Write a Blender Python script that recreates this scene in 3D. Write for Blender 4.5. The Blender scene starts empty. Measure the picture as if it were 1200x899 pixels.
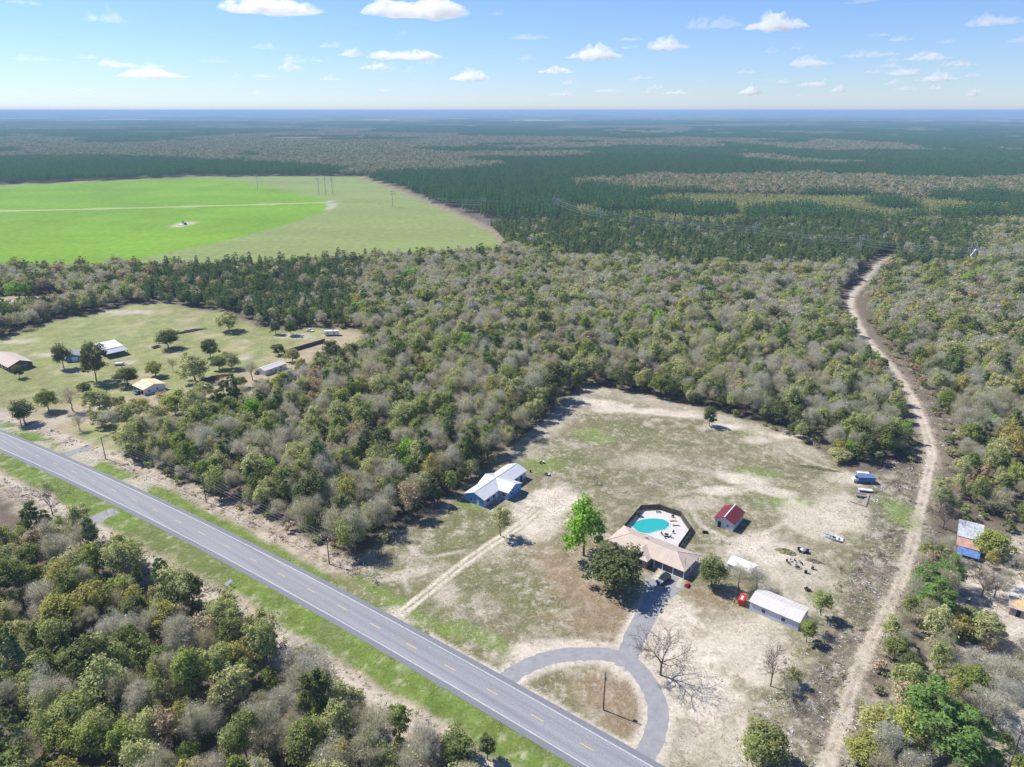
import bpy, math, random
import numpy as np
from mathutils import Vector, Matrix
R = math.radians
rng = np.random.default_rng(11)
random.seed(5)
C = bpy.context.scene.collection
SC = bpy.context.scene

# ------------------------------------------------------------------ camera, world, sun, exposure
CAM_H = 120.0
FPX, CX, CY, HZ = 832.0, 600.0, 449.5, 130.0
PITCH = math.atan((CY - HZ) / FPX)
cam = bpy.data.cameras.new('camera')
cam.sensor_width = 36.0
cam.lens = 36.0 * FPX / 1200.0
cam.clip_start = 1.0
cam.clip_end = 300000.0
cam_o = bpy.data.objects.new('camera', cam)
cam_o.location = (0, 0, CAM_H)
cam_o.rotation_euler = (R(90) - PITCH, 0, 0)
C.objects.link(cam_o)
SC.camera = cam_o

SUN_EL = R(50)
SUN_AZ = math.atan2(-0.884, 0.467)          # clockwise from +Y
S = Vector((math.sin(SUN_AZ) * math.cos(SUN_EL), math.cos(SUN_AZ) * math.cos(SUN_EL), math.sin(SUN_EL)))
w = bpy.data.worlds.new('World'); SC.world = w; w.use_nodes = True
nt = w.node_tree; nt.nodes.clear()
sky = nt.nodes.new('ShaderNodeTexSky'); sky.sky_type = 'NISHITA'; sky.sun_disc = False
sky.sun_elevation = SUN_EL; sky.sun_rotation = SUN_AZ
sky.altitude = 0; sky.air_density = 1.0; sky.dust_density = 0.0; sky.ozone_density = 4.0
bg = nt.nodes.new('ShaderNodeBackground'); bg.inputs['Strength'].default_value = 0.115
wo = nt.nodes.new('ShaderNodeOutputWorld')
mixs = nt.nodes.new('ShaderNodeMix'); mixs.data_type = 'RGBA'; mixs.blend_type = 'MULTIPLY'; mixs.inputs['Factor'].default_value = 1
mixs.inputs['B'].default_value = (.58, .665, .90, 1)        # the model's yellow rim made the photograph's pale blue
nt.links.new(sky.outputs[0], mixs.inputs['A']); nt.links.new(mixs.outputs['Result'], bg.inputs[0]); nt.links.new(bg.outputs[0], wo.inputs[0])
sun = bpy.data.lights.new('sun', 'SUN'); sun.energy = 5.0; sun.angle = R(0.53); sun.color = (1.0, 0.95, 0.87)
sun_o = bpy.data.objects.new('sun', sun); C.objects.link(sun_o)
sun_o.rotation_euler = S.to_track_quat('Z', 'Y').to_euler(); sun_o.location = (0, 0, 400)
SC.view_settings.view_transform = 'Standard'; SC.view_settings.look = 'None'
SC.view_settings.exposure = 0.55; SC.view_settings.gamma = 1.0; SC.view_settings.use_curve_mapping = False
cy = SC.cycles
cy.max_bounces = 24; cy.diffuse_bounces = 4; cy.glossy_bounces = 3; cy.transmission_bounces = 6; cy.transparent_max_bounces = 6; cy.volume_bounces = 20
cy.use_denoising = True

# ------------------------------------------------------------------ helpers
def W(u, v, z=0.0):
    """where the line of sight through a photo pixel meets the level z"""
    x = (u - CX) / FPX; y = (CY - v) / FPX
    d = (x, math.cos(PITCH) + y * math.sin(PITCH), -math.sin(PITCH) + y * math.cos(PITCH))
    t = (CAM_H - z) / -d[2]
    return Vector((d[0] * t, d[1] * t, z))
def Wd(u, v):
    x = (u - CX) / FPX; y = (CY - v) / FPX
    return Vector((x, math.cos(PITCH) + y * math.sin(PITCH), -math.sin(PITCH) + y * math.cos(PITCH)))

def tag(o, label=None, cat=None, group=None, kind=None):
    if label: o['label'] = label
    if cat: o['category'] = cat
    if group: o['group'] = group
    if kind: o['kind'] = kind
    return o
def empty(name, loc, rz=0.0, label=None, cat=None, group=None):
    o = bpy.data.objects.new(name, None); C.objects.link(o)
    o.location = loc; o.rotation_euler = (0, 0, rz); o.empty_display_size = 0.5
    return tag(o, label, cat, group)
def link(name, me, parent=None, loc=(0, 0, 0), rz=0.0):
    o = bpy.data.objects.new(name, me); C.objects.link(o)
    o.location = loc; o.rotation_euler = (0, 0, rz)
    if parent: o.parent = parent
    return o
def copy_tree(o, parent=None):
    c = o.copy(); C.objects.link(c)
    if parent: c.parent = parent
    for ch in list(o.children): copy_tree(ch, c)
    return c

class MB:
    """collects shapes, then links them as one mesh object"""
    def __init__(s): s.v = []; s.f = []
    def add(s, vs, fs):
        n = len(s.v); s.v += [tuple(p) for p in vs]; s.f += [tuple(i + n for i in f) for f in fs]; return s
    def box(s, c, d, rz=0.0, taper=1.0):
        x, y, z = d[0] / 2, d[1] / 2, d[2] / 2
        m = Matrix.Rotation(rz, 3, 'Z'); vs = []
        for sz in (-1, 1):
            k = taper if sz > 0 else 1
            for sx, sy in ((-1, -1), (1, -1), (1, 1), (-1, 1)):
                vs.append(m @ Vector((sx * x * k, sy * y * k, sz * z)) + Vector(c))
        return s.add(vs, [(3, 2, 1, 0), (4, 5, 6, 7), (0, 1, 5, 4), (1, 2, 6, 5), (2, 3, 7, 6), (3, 0, 4, 7)])
    def prism(s, poly, z0, z1):
        n = len(poly)
        vs = [(p[0], p[1], z0) for p in poly] + [(p[0], p[1], z1) for p in poly]
        return s.add(vs, [tuple(range(n - 1, -1, -1)), tuple(range(n, 2 * n))] + [(i, (i + 1) % n, n + (i + 1) % n, n + i) for i in range(n)])
    def profile(s, pts, x0, x1):
        """pts (y,z) outline extruded along x"""
        n = len(pts)
        vs = [(x0, p[0], p[1]) for p in pts] + [(x1, p[0], p[1]) for p in pts]
        return s.add(vs, [tuple(range(n)), tuple(range(2 * n - 1, n - 1, -1))] + [(i, n + i, n + (i + 1) % n, (i + 1) % n) for i in range(n)])
    def slab(s, quad, t):
        """a plate of thickness t under a quad"""
        q = [Vector(p) for p in quad]; n = (q[1] - q[0]).cross(q[2] - q[0]).normalized()
        if n.z < 0: n = -n
        k = len(q)
        vs = q + [p - n * t for p in q]
        return s.add(vs, [tuple(range(k)), tuple(range(2 * k - 1, k - 1, -1))] + [(i, k + i, k + (i + 1) % k, (i + 1) % k) for i in range(k)])
    def tube(s, p0, p1, r0, r1=None, n=6):
        r1 = r0 if r1 is None else r1
        p0, p1 = Vector(p0), Vector(p1); d = (p1 - p0)
        if d.length < 1e-6: return s
        d.normalize(); a = d.orthogonal().normalized(); b = d.cross(a)
        vs = []
        for p, r in ((p0, r0), (p1, r1)):
            for i in range(n):
                t = 2 * math.pi * i / n; vs.append(p + (a * math.cos(t) + b * math.sin(t)) * r)
        return s.add(vs, [(i, (i + 1) % n, n + (i + 1) % n, n + i) for i in range(n)] + [tuple(range(n - 1, -1, -1)), tuple(range(n, 2 * n))])
    def lathe(s, prof, c=(0, 0, 0), n=16):
        vs = []; k = len(prof)
        for i in range(n):
            t = 2 * math.pi * i / n
            for r, z in prof: vs.append((c[0] + r * math.cos(t), c[1] + r * math.sin(t), c[2] + z))
        fs = []
        for i in range(n):
            j = (i + 1) % n
            for q in range(k - 1): fs.append((i * k + q, j * k + q, j * k + q + 1, i * k + q + 1))
        fs.append(tuple(i * k for i in range(n))[::-1]); fs.append(tuple(i * k + k - 1 for i in range(n)))
        return s.add(vs, fs)
    def mesh(s, name, m):
        me = bpy.data.meshes.new(name); me.from_pydata(s.v, [], s.f); me.materials.append(m); me.update(); return me
    def build(s, name, m, parent=None, bevel=0.0, label=None):
        o = link(name, s.mesh(name, m), parent)
        if bevel:
            b = o.modifiers.new('bevel', 'BEVEL'); b.width = bevel; b.segments = 2; b.limit_method = 'ANGLE'
        if label: o['label'] = label
        return o

# ------------------------------------------------------------------ materials
def mat(name, col, rough=0.7, metal=0.0, vary=0.25, scale=2.0, spec=0.3, stretch=None, col2=None, thr=0.5):
    m = bpy.data.materials.new(name); m.use_nodes = True
    t = m.node_tree; b = t.nodes['Principled BSDF']
    b.inputs['Roughness'].default_value = rough; b.inputs['Metallic'].default_value = metal
    b.inputs['Specular IOR Level'].default_value = spec
    tc = t.nodes.new('ShaderNodeTexCoord'); src = tc.outputs['Object']
    if stretch:
        mp = t.nodes.new('ShaderNodeMapping'); mp.inputs['Scale'].default_value = stretch
        t.links.new(src, mp.inputs[0]); src = mp.outputs[0]
    n = t.nodes.new('ShaderNodeTexNoise'); n.inputs['Scale'].default_value = scale; n.inputs['Detail'].default_value = 5; n.inputs['Roughness'].default_value = 0.65
    t.links.new(src, n.inputs['Vector'])
    r = t.nodes.new('ShaderNodeValToRGB')
    c2 = col2 or tuple(min(1, c * (1 + vary)) for c in col)
    c1 = tuple(c * (1 - vary) for c in col)
    e = r.color_ramp.elements; e[0].position = thr - 0.22; e[1].position = thr + 0.22
    e[0].color = (*c1, 1); e[1].color = (*c2, 1)
    t.links.new(n.outputs[0], r.inputs[0]); t.links.new(r.outputs[0], b.inputs['Base Color'])
    return m

def foliage_mat(name, cols, trans=0.28, tint=(1.0, 1.0, 0.66), gain=1.9):
    """leaf colour runs along a ramp from tree to tree, each leaf a little lighter or darker"""
    m = bpy.data.materials.new(name); m.use_nodes = True
    t = m.node_tree; t.nodes.clear(); N = t.nodes.new; L = t.links.new
    oi = N('ShaderNodeObjectInfo'); at = N('ShaderNodeAttribute'); at.attribute_name = 'tv'
    ad = N('ShaderNodeMath'); ad.operation = 'ADD'; L(oi.outputs['Random'], ad.inputs[0]); L(at.outputs['Fac'], ad.inputs[1])
    fr = N('ShaderNodeMath'); fr.operation = 'FRACT'; L(ad.outputs[0], fr.inputs[0])
    cols = [tuple(min(.55, q * gain) for q in c) for c in cols]
    r = N('ShaderNodeValToRGB'); e = r.color_ramp.elements
    while len(e) < len(cols): e.new(0.5)
    for i, c in enumerate(cols): e[i].position = i / max(1, len(cols) - 1); e[i].color = (*c, 1)
    L(fr.outputs[0], r.inputs[0])
    g = N('ShaderNodeNewGeometry')
    mr = N('ShaderNodeMapRange'); mr.inputs['To Min'].default_value = 0.62; mr.inputs['To Max'].default_value = 1.38
    L(g.outputs['Random Per Island'], mr.inputs['Value'])
    mx = N('ShaderNodeMix'); mx.data_type = 'RGBA'; mx.blend_type = 'MULTIPLY'; mx.inputs['Factor'].default_value = 1
    L(r.outputs[0], mx.inputs['A']); L(mr.outputs[0], mx.inputs['B'])
    d = N('ShaderNodeBsdfDiffuse'); L(mx.outputs['Result'], d.inputs[0])
    tl = N('ShaderNodeBsdfTranslucent')
    tm = N('ShaderNodeMix'); tm.data_type = 'RGBA'; tm.blend_type = 'MULTIPLY'; tm.inputs['Factor'].default_value = 1
    L(mx.outputs['Result'], tm.inputs['A']); tm.inputs['B'].default_value = (*tint, 1); L(tm.outputs['Result'], tl.inputs[0])
    ms = N('ShaderNodeMixShader'); ms.inputs[0].default_value = min(.46, trans * 1.7); L(d.outputs[0], ms.inputs[1]); L(tl.outputs[0], ms.inputs[2])
    o = N('ShaderNodeOutputMaterial'); L(ms.outputs[0], o.inputs[0])
    return m

F = dict(
    grey=foliage_mat('twig_grey', [(.25, .228, .175), (.285, .265, .215), (.225, .212, .14), (.265, .248, .187)], .26, (1, .95, .82), 2.2),
    olive=foliage_mat('leaf_olive', [(.17, .172, .078), (.22, .222, .115), (.145, .165, .06), (.19, .195, .10)], .28, gain=2.45),
    green=foliage_mat('leaf_green', [(.115, .145, .04), (.155, .19, .05), (.105, .13, .042), (.14, .155, .055)], .25),
    yellow=foliage_mat('leaf_yellow', [(.21, .21, .06), (.24, .21, .075), (.18, .205, .06), (.22, .24, .07)], .26),
    dark=foliage_mat('leaf_dark', [(.075, .09, .033), (.09, .108, .038), (.085, .092, .038)], .2),
    tan=foliage_mat('leaf_tan', [(.25, .19, .12), (.28, .23, .155), (.21, .15, .09)], .15),
    bright=foliage_mat('leaf_bright', [(.14, .245, .035), (.18, .27, .045)], .30, (1, 1, .5)),
    pine=foliage_mat('needle_pine', [(.088, .125, .045), (.11, .148, .05), (.08, .11, .045), (.12, .145, .056)], .22),
    pinelit=foliage_mat('needle_bright', [(.095, .155, .045), (.12, .175, .052)], .26),  # needles of a brighter green than the other pines
    farpine=foliage_mat('needle_plantation', [(.055, .12, .04), (.085, .155, .05), (.045, .10, .038), (.095, .155, .055), (.06, .125, .04)], .2, gain=1.7),
    farhard=foliage_mat('twig_far_wood', [(.25, .20, .16), (.15, .16, .07), (.07, .11, .045), (.29, .22, .13), (.08, .12, .045), (.20, .19, .11), (.25, .21, .17)], .14),
    young=foliage_mat('needle_young', [(.28, .26, .10), (.19, .21, .07), (.33, .27, .14), (.14, .17, .06)], .18),
)
BARK = mat('bark', (.13, .10, .08), .9, vary=.35, scale=3)
BARK_GREY = mat('bark_grey', (.20, .17, .15), .9, vary=.3, scale=3)
M = dict(
    wood_pole=mat('weathered_wood', (.13, .095, .07), .85, vary=.3, scale=4, stretch=(6, 6, .5)),
    metal_roof=mat('galvanised_roof', (.58, .59, .61), .5, .1, vary=.13, scale=.6, spec=.5),
    tan_roof=mat('tan_metal_roof', (.47, .39, .325), .55, 0, vary=.14, scale=.4),
    white_roof=mat('white_roof', (.56, .53, .50), .5, 0, vary=.16, scale=.5),
    red_roof=mat('dark_red_roof', (.17, .028, .035), .45, 0, vary=.12, scale=.7),
    rust_roof=mat('rusty_roof', (.42, .20, .14), .75, 0, vary=.4, scale=.8, col2=(.56, .36, .30)),
    silver_roof=mat('old_tin_roof', (.42, .46, .50), .5, .2, vary=.25, scale=.8, col2=(.66, .68, .68)),
    orange_roof=mat('orange_stained_roof', (.70, .42, .18), .7, 0, vary=.25, scale=.35, col2=(.80, .72, .55)),
    pink_roof=mat('pinkish_shingle_roof', (.46, .38, .34), .85, vary=.12, scale=1.5),
    shingle=mat('grey_shingle', (.30, .28, .27), .9, vary=.2, scale=2),
    blue_wall=mat('blue_siding', (.09, .29, .62), .6, vary=.08, scale=1.0),
    lav_wall=mat('pale_grey_siding', (.52, .55, .63), .6, vary=.06, scale=1),
    white_wall=mat('white_siding', (.72, .73, .76), .6, vary=.06, scale=1),
    brick=mat('brown_brick', (.16, .12, .10), .85, vary=.25, scale=3),
    tan_brick=mat('tan_brick', (.34, .24, .19), .85, vary=.2, scale=3),
    dark=mat('dark_opening', (.02, .02, .023), .8, vary=.2),
    glass=mat('window_glass', (.03, .04, .05), .08, vary=.2, spec=.6),
    trim=mat('white_trim', (.78, .78, .78), .5, vary=.04),
    steel=mat('grey_steel', (.42, .43, .45), .4, .5, vary=.15),
    rust=mat('rusty_steel', (.20, .09, .05), .85, vary=.4, scale=2),
    rubber=mat('black_rubber', (.02, .02, .02), .85, vary=.2),
    black_paint=mat('black_car_paint', (.02, .021, .024), .4, 0, vary=.1, spec=.4),
    white_paint=mat('white_paint', (.75, .76, .78), .35, 0, vary=.05, spec=.5),
    blue_paint=mat('blue_paint', (.05, .14, .36), .35, 0, vary=.2, spec=.5),
    red_paint=mat('red_paint', (.62, .035, .03), .4, 0, vary=.2),
    tarp=mat('blue_tarp', (.06, .15, .42), .5, vary=.3, scale=1.2, col2=(.16, .28, .55)),
    concrete=mat('pale_concrete', (.50, .485, .47), .85, vary=.12, scale=1.2),
    pool_wall=mat('pool_lining', (.30, .62, .66), .4, vary=.06),
    brown_sheet=mat('brown_sheet_metal', (.13, .09, .062), .85, vary=.35, scale=1.5),
    fence=mat('dark_fence_boards', (.085, .075, .072), .85, vary=.3, scale=2, stretch=(3, 3, .4)),
    stone=mat('fire_ring_stone', (.34, .31, .28), .9, vary=.3),
    brush=mat('dead_brush', (.20, .15, .10), .95, vary=.4, scale=3),
    moss=mat('mossy_timber', (.20, .19, .09), .95, vary=.4, scale=3),
    cable=mat('aluminium_cable', (.50, .50, .52), .5, .3, vary=.05),
    grey_wood=mat('grey_timber', (.34, .29, .27), .9, vary=.25, scale=3),
    ochre=mat('ochre_boards', (.60, .42, .20), .8, vary=.3, scale=2),
    lounge=mat('tan_sling', (.50, .40, .26), .7, vary=.1),
    yellow_paint=mat('yellow_line_paint', (.66, .47, .13), .7, vary=.2, scale=2),
    line_paint=mat('white_line_paint', (.60, .60, .60), .7, vary=.25, scale=1.5),
)
# pool water: clear tinted layer over a pale lining
mw = bpy.data.materials.new('pool_water'); mw.use_nodes = True
b_ = mw.node_tree.nodes['Principled BSDF']
b_.inputs['Base Color'].default_value = (.035, .43, .43, 1); b_.inputs['Roughness'].default_value = .12
b_.inputs['Transmission Weight'].default_value = .25; b_.inputs['IOR'].default_value = 1.33
n_ = mw.node_tree.nodes.new('ShaderNodeTexNoise'); n_.inputs['Scale'].default_value = 1.6
bp_ = mw.node_tree.nodes.new('ShaderNodeBump'); bp_.inputs['Strength'].default_value = .08
mw.node_tree.links.new(n_.outputs[0], bp_.inputs['Height']); mw.node_tree.links.new(bp_.outputs[0], b_.inputs['Normal'])
M['water'] = mw

# ------------------------------------------------------------------ noise in numpy
_tab = np.random.default_rng(3).random((16, 256, 256))
def vnoise(x, y, s, seed=0):
    T = _tab[seed % 16]
    x = x / s + 1000.0; y = y / s + 1000.0
    xi = np.floor(x).astype(np.int64); yi = np.floor(y).astype(np.int64)
    fx = x - xi; fy = y - yi
    fx = fx * fx * (3 - 2 * fx); fy = fy * fy * (3 - 2 * fy)
    a = T[xi & 255, yi & 255]; b = T[(xi + 1) & 255, yi & 255]; c = T[xi & 255, (yi + 1) & 255]; d = T[(xi + 1) & 255, (yi + 1) & 255]
    return (a * (1 - fx) + b * fx) * (1 - fy) + (c * (1 - fx) + d * fx) * fy
def fbm(x, y, s, seed=0, o=4):
    r = 0; a = 0.5; t = 0
    for i in range(o):
        r = r + a * vnoise(x, y, s / 2 ** i, seed + i); t += a; a *= 0.55
    return r / t
def sst(e0, e1, x):
    t = np.clip((x - e0) / (e1 - e0), 0, 1); return t * t * (3 - 2 * t)
def seg_dist(x, y, pts, closed=False):
    d = np.full(x.shape, 1e9)
    P = list(pts) + ([pts[0]] if closed else [])
    for (ax, ay), (bx, by) in zip(P[:-1], P[1:]):
        dx, dy = bx - ax, by - ay; L = dx * dx + dy * dy + 1e-9
        t = np.clip(((x - ax) * dx + (y - ay) * dy) / L, 0, 1)
        d = np.minimum(d, np.hypot(x - ax - t * dx, y - ay - t * dy))
    return d
def inside(x, y, pts):
    r = np.zeros(x.shape, bool); n = len(pts)
    for i in range(n):
        ax, ay = pts[i]; bx, by = pts[(i + 1) % n]
        if ay == by: continue
        c = ((ay > y) != (by > y)) & (x < (bx - ax) * (y - ay) / (by - ay) + ax)
        r ^= c
    return r
def sdist(x, y, pts):
    d = seg_dist(x, y, pts, True); return np.where(inside(x, y, pts), -d, d)
def PX(l, z=0.0):
    return [tuple(W(u, v, z)[:2]) for u, v in l]
def smooth_line(pts, n=8):
    """Catmull-Rom through ground points"""
    P = [pts[0]] + list(pts) + [pts[-1]]; out = []
    for i in range(1, len(P) - 2):
        p0, p1, p2, p3 = [np.array(p[:2], float) for p in P[i - 1:i + 3]]
        for k in range(n):
            t = k / n
            out.append(tuple(0.5 * ((2 * p1) + (-p0 + p2) * t + (2 * p0 - 5 * p1 + 4 * p2 - p3) * t * t + (-p0 + 3 * p1 - 3 * p2 + p3) * t ** 3)))
    out.append(tuple(P[-1][:2])); return out

# ------------------------------------------------------------------ layout lines (ground metres)
def road_y(x): return -4.0e-4 * x * x - 0.7407 * x + 118.89
ROAD = [(x, road_y(x)) for x in range(-420, 200, 12)]
def road_d(x, y):
    """signed distance to the road's centre line, + on the far side"""
    return seg_dist(x, y, ROAD) * np.sign(y - road_y(x))
LOT = PX([(383, 672), (420, 652), (500, 603), (560, 554), (625, 500), (655, 472), (684, 451), (770, 464), (850, 485), (900, 500), (960, 527),
          (985, 547), (1010, 557), (1060, 552), (1098, 560), (1095, 600), (1080, 660), (1062, 720), (1022, 800), (985, 899), (960, 1000), (700, 1010), (700, 880), (383, 690)])
FARM = PX([(0, 540), (-60, 540), (-60, 400), (0, 397), (40, 384), (90, 371), (150, 358), (190, 356), (260, 366), (300, 383), (340, 388), (372, 384), (420, 389), (428, 398), (420, 413), (380, 428),
           (335, 454), (300, 467), (255, 481), (215, 494), (185, 507), (160, 518), (135, 530)])
HAMLET = PX([(-20, 368), (-20, 348), (66, 346), (96, 350), (66, 362), (20, 372)])
TRACK = smooth_line(PX([(968, 899), (985, 850), (1008, 778), (1040, 715), (1062, 662), (1078, 600), (1086, 560), (1090, 523), (1068, 465), (1040, 425), (1012, 392), (997, 352), (1016, 327), (1034, 306), (1060, 296)]))
FIELD = PX([(-400, 222), (0, 217), (215, 208), (420, 207), (470, 225), (520, 246), (548, 258), (574, 271), (588, 285), (580, 300), (300, 312), (0, 322), (-400, 330)])
CIRCLE = PX([(-400, 226), (0, 219), (215, 208.5), (245, 208.5), (330, 222), (383, 235), (391, 240), (383, 247), (330, 265), (262, 283), (205, 294), (150, 306), (0, 316), (-400, 325)])
RIGHTLOT = PX([(1085, 740), (1140, 640), (1200, 625), (1260, 640), (1260, 860), (1200, 900), (1160, 900), (1130, 800)])
CUT = PX([(1034, 560), (1018, 600), (985, 720), (938, 800), (905, 899), (890, 945), (980, 945), (985, 899), (1025, 800), (1062, 700), (1090, 620), (1097, 560)])
NEARBARE = PX([(-30, 560), (30, 578), (75, 610), (60, 628), (0, 640), (-30, 640)])
DRIVE = smooth_line(PX([(590, 800), (606, 787), (640, 772), (690, 766), (730, 772), (757, 797), (771, 832), (767, 862), (752, 890), (742, 906)]), 8)
DRIVE2 = smooth_line(PX([(733, 782), (741, 754), (757, 722), (776, 690), (788, 672)]), 6)

def colour(rgb): return np.array(rgb)
SAND = colour((.445, .395, .325)); DRY = colour((.20, .172, .108)); OLIVE = colour((.132, .138, .056)); VERGE = colour((.125, .18, .035))
LITTER = colour((.13, .105, .08)); STRAW = colour((.36, .295, .225)); REDDRY = colour((.27, .17, .115)); PAST = colour((.22, .24, .09))
BROWN = colour((.13, .108, .082)); FGREEN = colour((.155, .28, .018)); FPALE = colour((.205, .25, .082)); CLEARING = colour((.36, .29, .20))

def cover(x, y):
    n1 = fbm(x, y, 22, 0); n2 = fbm(x, y, 7, 4); n3 = fbm(x, y, 2.2, 8, 3); n4 = fbm(x, y, 60, 2)
    col = np.empty(x.shape + (3,)); col[:] = LITTER
    col *= (0.75 + 0.5 * n2)[..., None]
    def mix(c, a):
        nonlocal col
        a = np.clip(a, 0, 1)[..., None]; col = col * (1 - a) + np.asarray(c) * a
    def patch(u, v, rx, ry, c, a=1.0, ang=0.0, soft=0.42):
        p = W(u, v); dx, dy = x - p[0], y - p[1]; ca, sa = math.cos(R(ang)), math.sin(R(ang))
        q = np.hypot((dx * ca + dy * sa) / rx, (-dx * sa + dy * ca) / ry)
        mix(c, a * sst(1 + soft, 1 - soft, q + (n2 - .5) * 1.1 + (n3 - .5) * 0.9))
    rd = road_d(x, y)
    far_d = np.hypot(x, y)
    # lots
    e = sdist(x, y, LOT) + (n2 - .5) * 4
    lot = sst(2.5, -2.5, e)
    base = DRY * (1 - n1[..., None]) + OLIVE * n1[..., None]
    base = base * (0.8 + 0.4 * n3)[..., None]
    mix(base, lot)
    mix(SAND * .9, lot * sst(.53, .68, n2 * .6 + n1 * .4) * .5)
    mix(SAND, lot * sst(.55, .72, n3) * .35)
    # sandy rim along the wood's edge at the back of the lots
    mix(SAND * .93, sst(9, 2, np.abs(e + 6)) * lot * sst(225, 245, y) * .5)
    # farm pasture
    e2 = sdist(x, y, FARM) + (n1 - .5) * 8
    pas = sst(3, -3, e2)
    mix(PAST * (0.75 + 0.5 * n2)[..., None], pas)
    mix(CLEARING, pas * sst(.52, .68, n1 * .5 + n2 * .5) * .6); mix(OLIVE * 1.2, pas * sst(.55, .7, n4) * .4)
    mix(CLEARING * .95, sst(24, 6, seg_dist(x, y, PX([(20, 520), (70, 490), (140, 480), (215, 470), (262, 455), (330, 440), (400, 395)])) + (n2 - .5) * 22) * .9)
    mix(SAND * .98, sst(6, 2, seg_dist(x, y, PX([(0, 520), (30, 505), (75, 490), (120, 478)])) + (n2 - .5) * 6) * .6)
    for u, v, rx, ry in ((150, 366, 16, 5), (24, 400, 10, 5), (56, 416, 9, 3), (284, 419, 4.2, 4.2), (345, 394, 12, 5), (120, 490, 10, 5), (150, 425, 4, 3)):
        patch(u, v, rx, ry, SAND * .95, .75)
    mix(CLEARING, sst(3, -3, sdist(x, y, HAMLET) + (n2 - .5) * 6))
    # right-hand lot: sandy with litter
    e3 = sdist(x, y, RIGHTLOT) + (n2 - .5) * 8
    mix(SAND * 1.05, sst(4, -4, e3) * sst(.22, .5, n1 * .5 + n3 * .5))
    mix(SAND * .9, sst(6, -3, sdist(x, y, PX([(990, 790), (1060, 790), (1120, 740), (1180, 760), (1200, 900), (1000, 930)])) + (n1 - .5) * 14) * .55 * sst(.35, .6, n3))
    # power-line cut: brown strip with pale litter
    td = seg_dist(x, y, TRACK)
    side = x - np.interp(y, [p[1] for p in TRACK], [p[0] for p in TRACK])
    cut = sst(1.2, -1.2, sdist(x, y, CUT) + (n3 - .5) * 3)
    mix(BROWN * (0.7 + 0.7 * n3)[..., None], cut * .92)
    mix(OLIVE * .85, cut * sst(.5, .65, n1) * .55)
    mix(SAND * .97, cut * sst(.63, .70, fbm(x, y, 2.6, 6, 3)) * .6)
    mix(BROWN * 1.25, sst(9, 5, td + (n2 - .5) * 5) * sst(215, 235, y) * sst(520, 430, y))
    mix(STRAW * .85, sst(4, 2.0, td + (n2 - .5) * 3) * sst(215, 235, y) * sst(700, 600, y))
    for o in (-1.0, 1.0):
        tr = [(p[0] + o, p[1]) for p in TRACK]
        mix(SAND * 1.0, sst(1.0, .45, seg_dist(x, y, tr) + (n3 - .5) * 1.3) * sst(800, 400, y) * 1.0)
    mix(STRAW * .9, sst(2.6, 1.4, td + (n3 - .5) * 2) * sst(230, 190, y) * .35)
    # verges along the highway
    near = (rd > -13.5 + (n2 - .5) * 5) & (rd < 0)
    vg = VERGE * (0.7 + 0.6 * n3)[..., None]
    mix(STRAW * (0.75 + .5 * n3)[..., None], sst(-26, -21, rd + (n2 - .5) * 6) * (rd < 0) * (x < 60) * (0.55 + .45 * sst(.35, .6, n2)))
    mix(SAND * .97, sst(2.6, 1.0, np.abs(rd + 16 + (n2 - .5) * 4)) * .8)
    mix(vg, sst(1.2, -1.2, -13 - rd + (n2 - .5) * 6) * (rd < 2))
    mix(OLIVE, (rd < -3) * (rd > -15) * sst(.5, .7, n1) * .55)
    mix(SAND * .9, (rd < -3) * (rd > -12) * sst(.66, .74, n3) * .5)
    wl = sst(-25, -50, x)                                        # far side, left of the lots
    mix(STRAW * (0.65 + .6 * n3)[..., None], wl * sst(19, 14, rd + (n2 - .5) * 4) * (rd > 0))
    mix(SAND * .95, wl * sst(.56, .66, n3) * (rd > 0) * (rd < 17) * .6)
    gf = np.interp(x, [-260, -100, -60, -20, 20, 60], [11, 9.5, 8, 7, 5.5, 5])
    mix(vg, (rd > 0) * sst(1.5, -1.5, rd - gf + (n2 - .5) * 4) * (1 - .35 * (x > -15)))
    mix(SAND * .95, (x < -120) * (rd > 4) * (rd < 16) * sst(.45, .6, n2) * .8)
    # front yards
    for u, v, rx, ry, a in ((500, 720, 18, 5, -38), (525, 755, 12, 4, -38), (600, 690, 16, 8, -38), (455, 690, 14, 4, -38), (660, 530, 14, 7, -38), (735, 505, 20, 8, -38), (560, 615, 10, 7, -38), (520, 640, 9, 7, 40), (420, 690, 12, 4, -38)):
        patch(u, v, rx, ry, OLIVE, .75, a)
    for u, v, rx, ry, a in ((560, 745, 12, 3.0, -38), (488, 722, 10, 2.5, -38), (690, 508, 6, 4, 0), (635, 545, 7, 6, 0), (700, 515, 7, 4, 0), (590, 560, 5, 3, 0), (455, 702, 14, 2.5, -38), (550, 590, 5, 4, 0), (880, 556, 8, 4, 0), (918, 590, 10, 5, 0), (1050, 600, 6, 10, 0), (875, 510, 3, 2, 0), (850, 745, 5, 3, 0)):
        patch(u, v, rx, ry, VERGE * 1.15, .7, a)
    for u, v, rx, ry, a in ((700, 700, 15, 7, -30), (690, 640, 8, 6, 0), (740, 830, 10, 9, 0), (720, 800, 8, 5, 0), (830, 705, 6, 6, 0), (650, 660, 6, 9, 40), (700, 735, 12, 4, -20), (800, 740, 5, 9, 0)):
        patch(u, v, rx, ry, REDDRY, .42, a)
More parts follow.
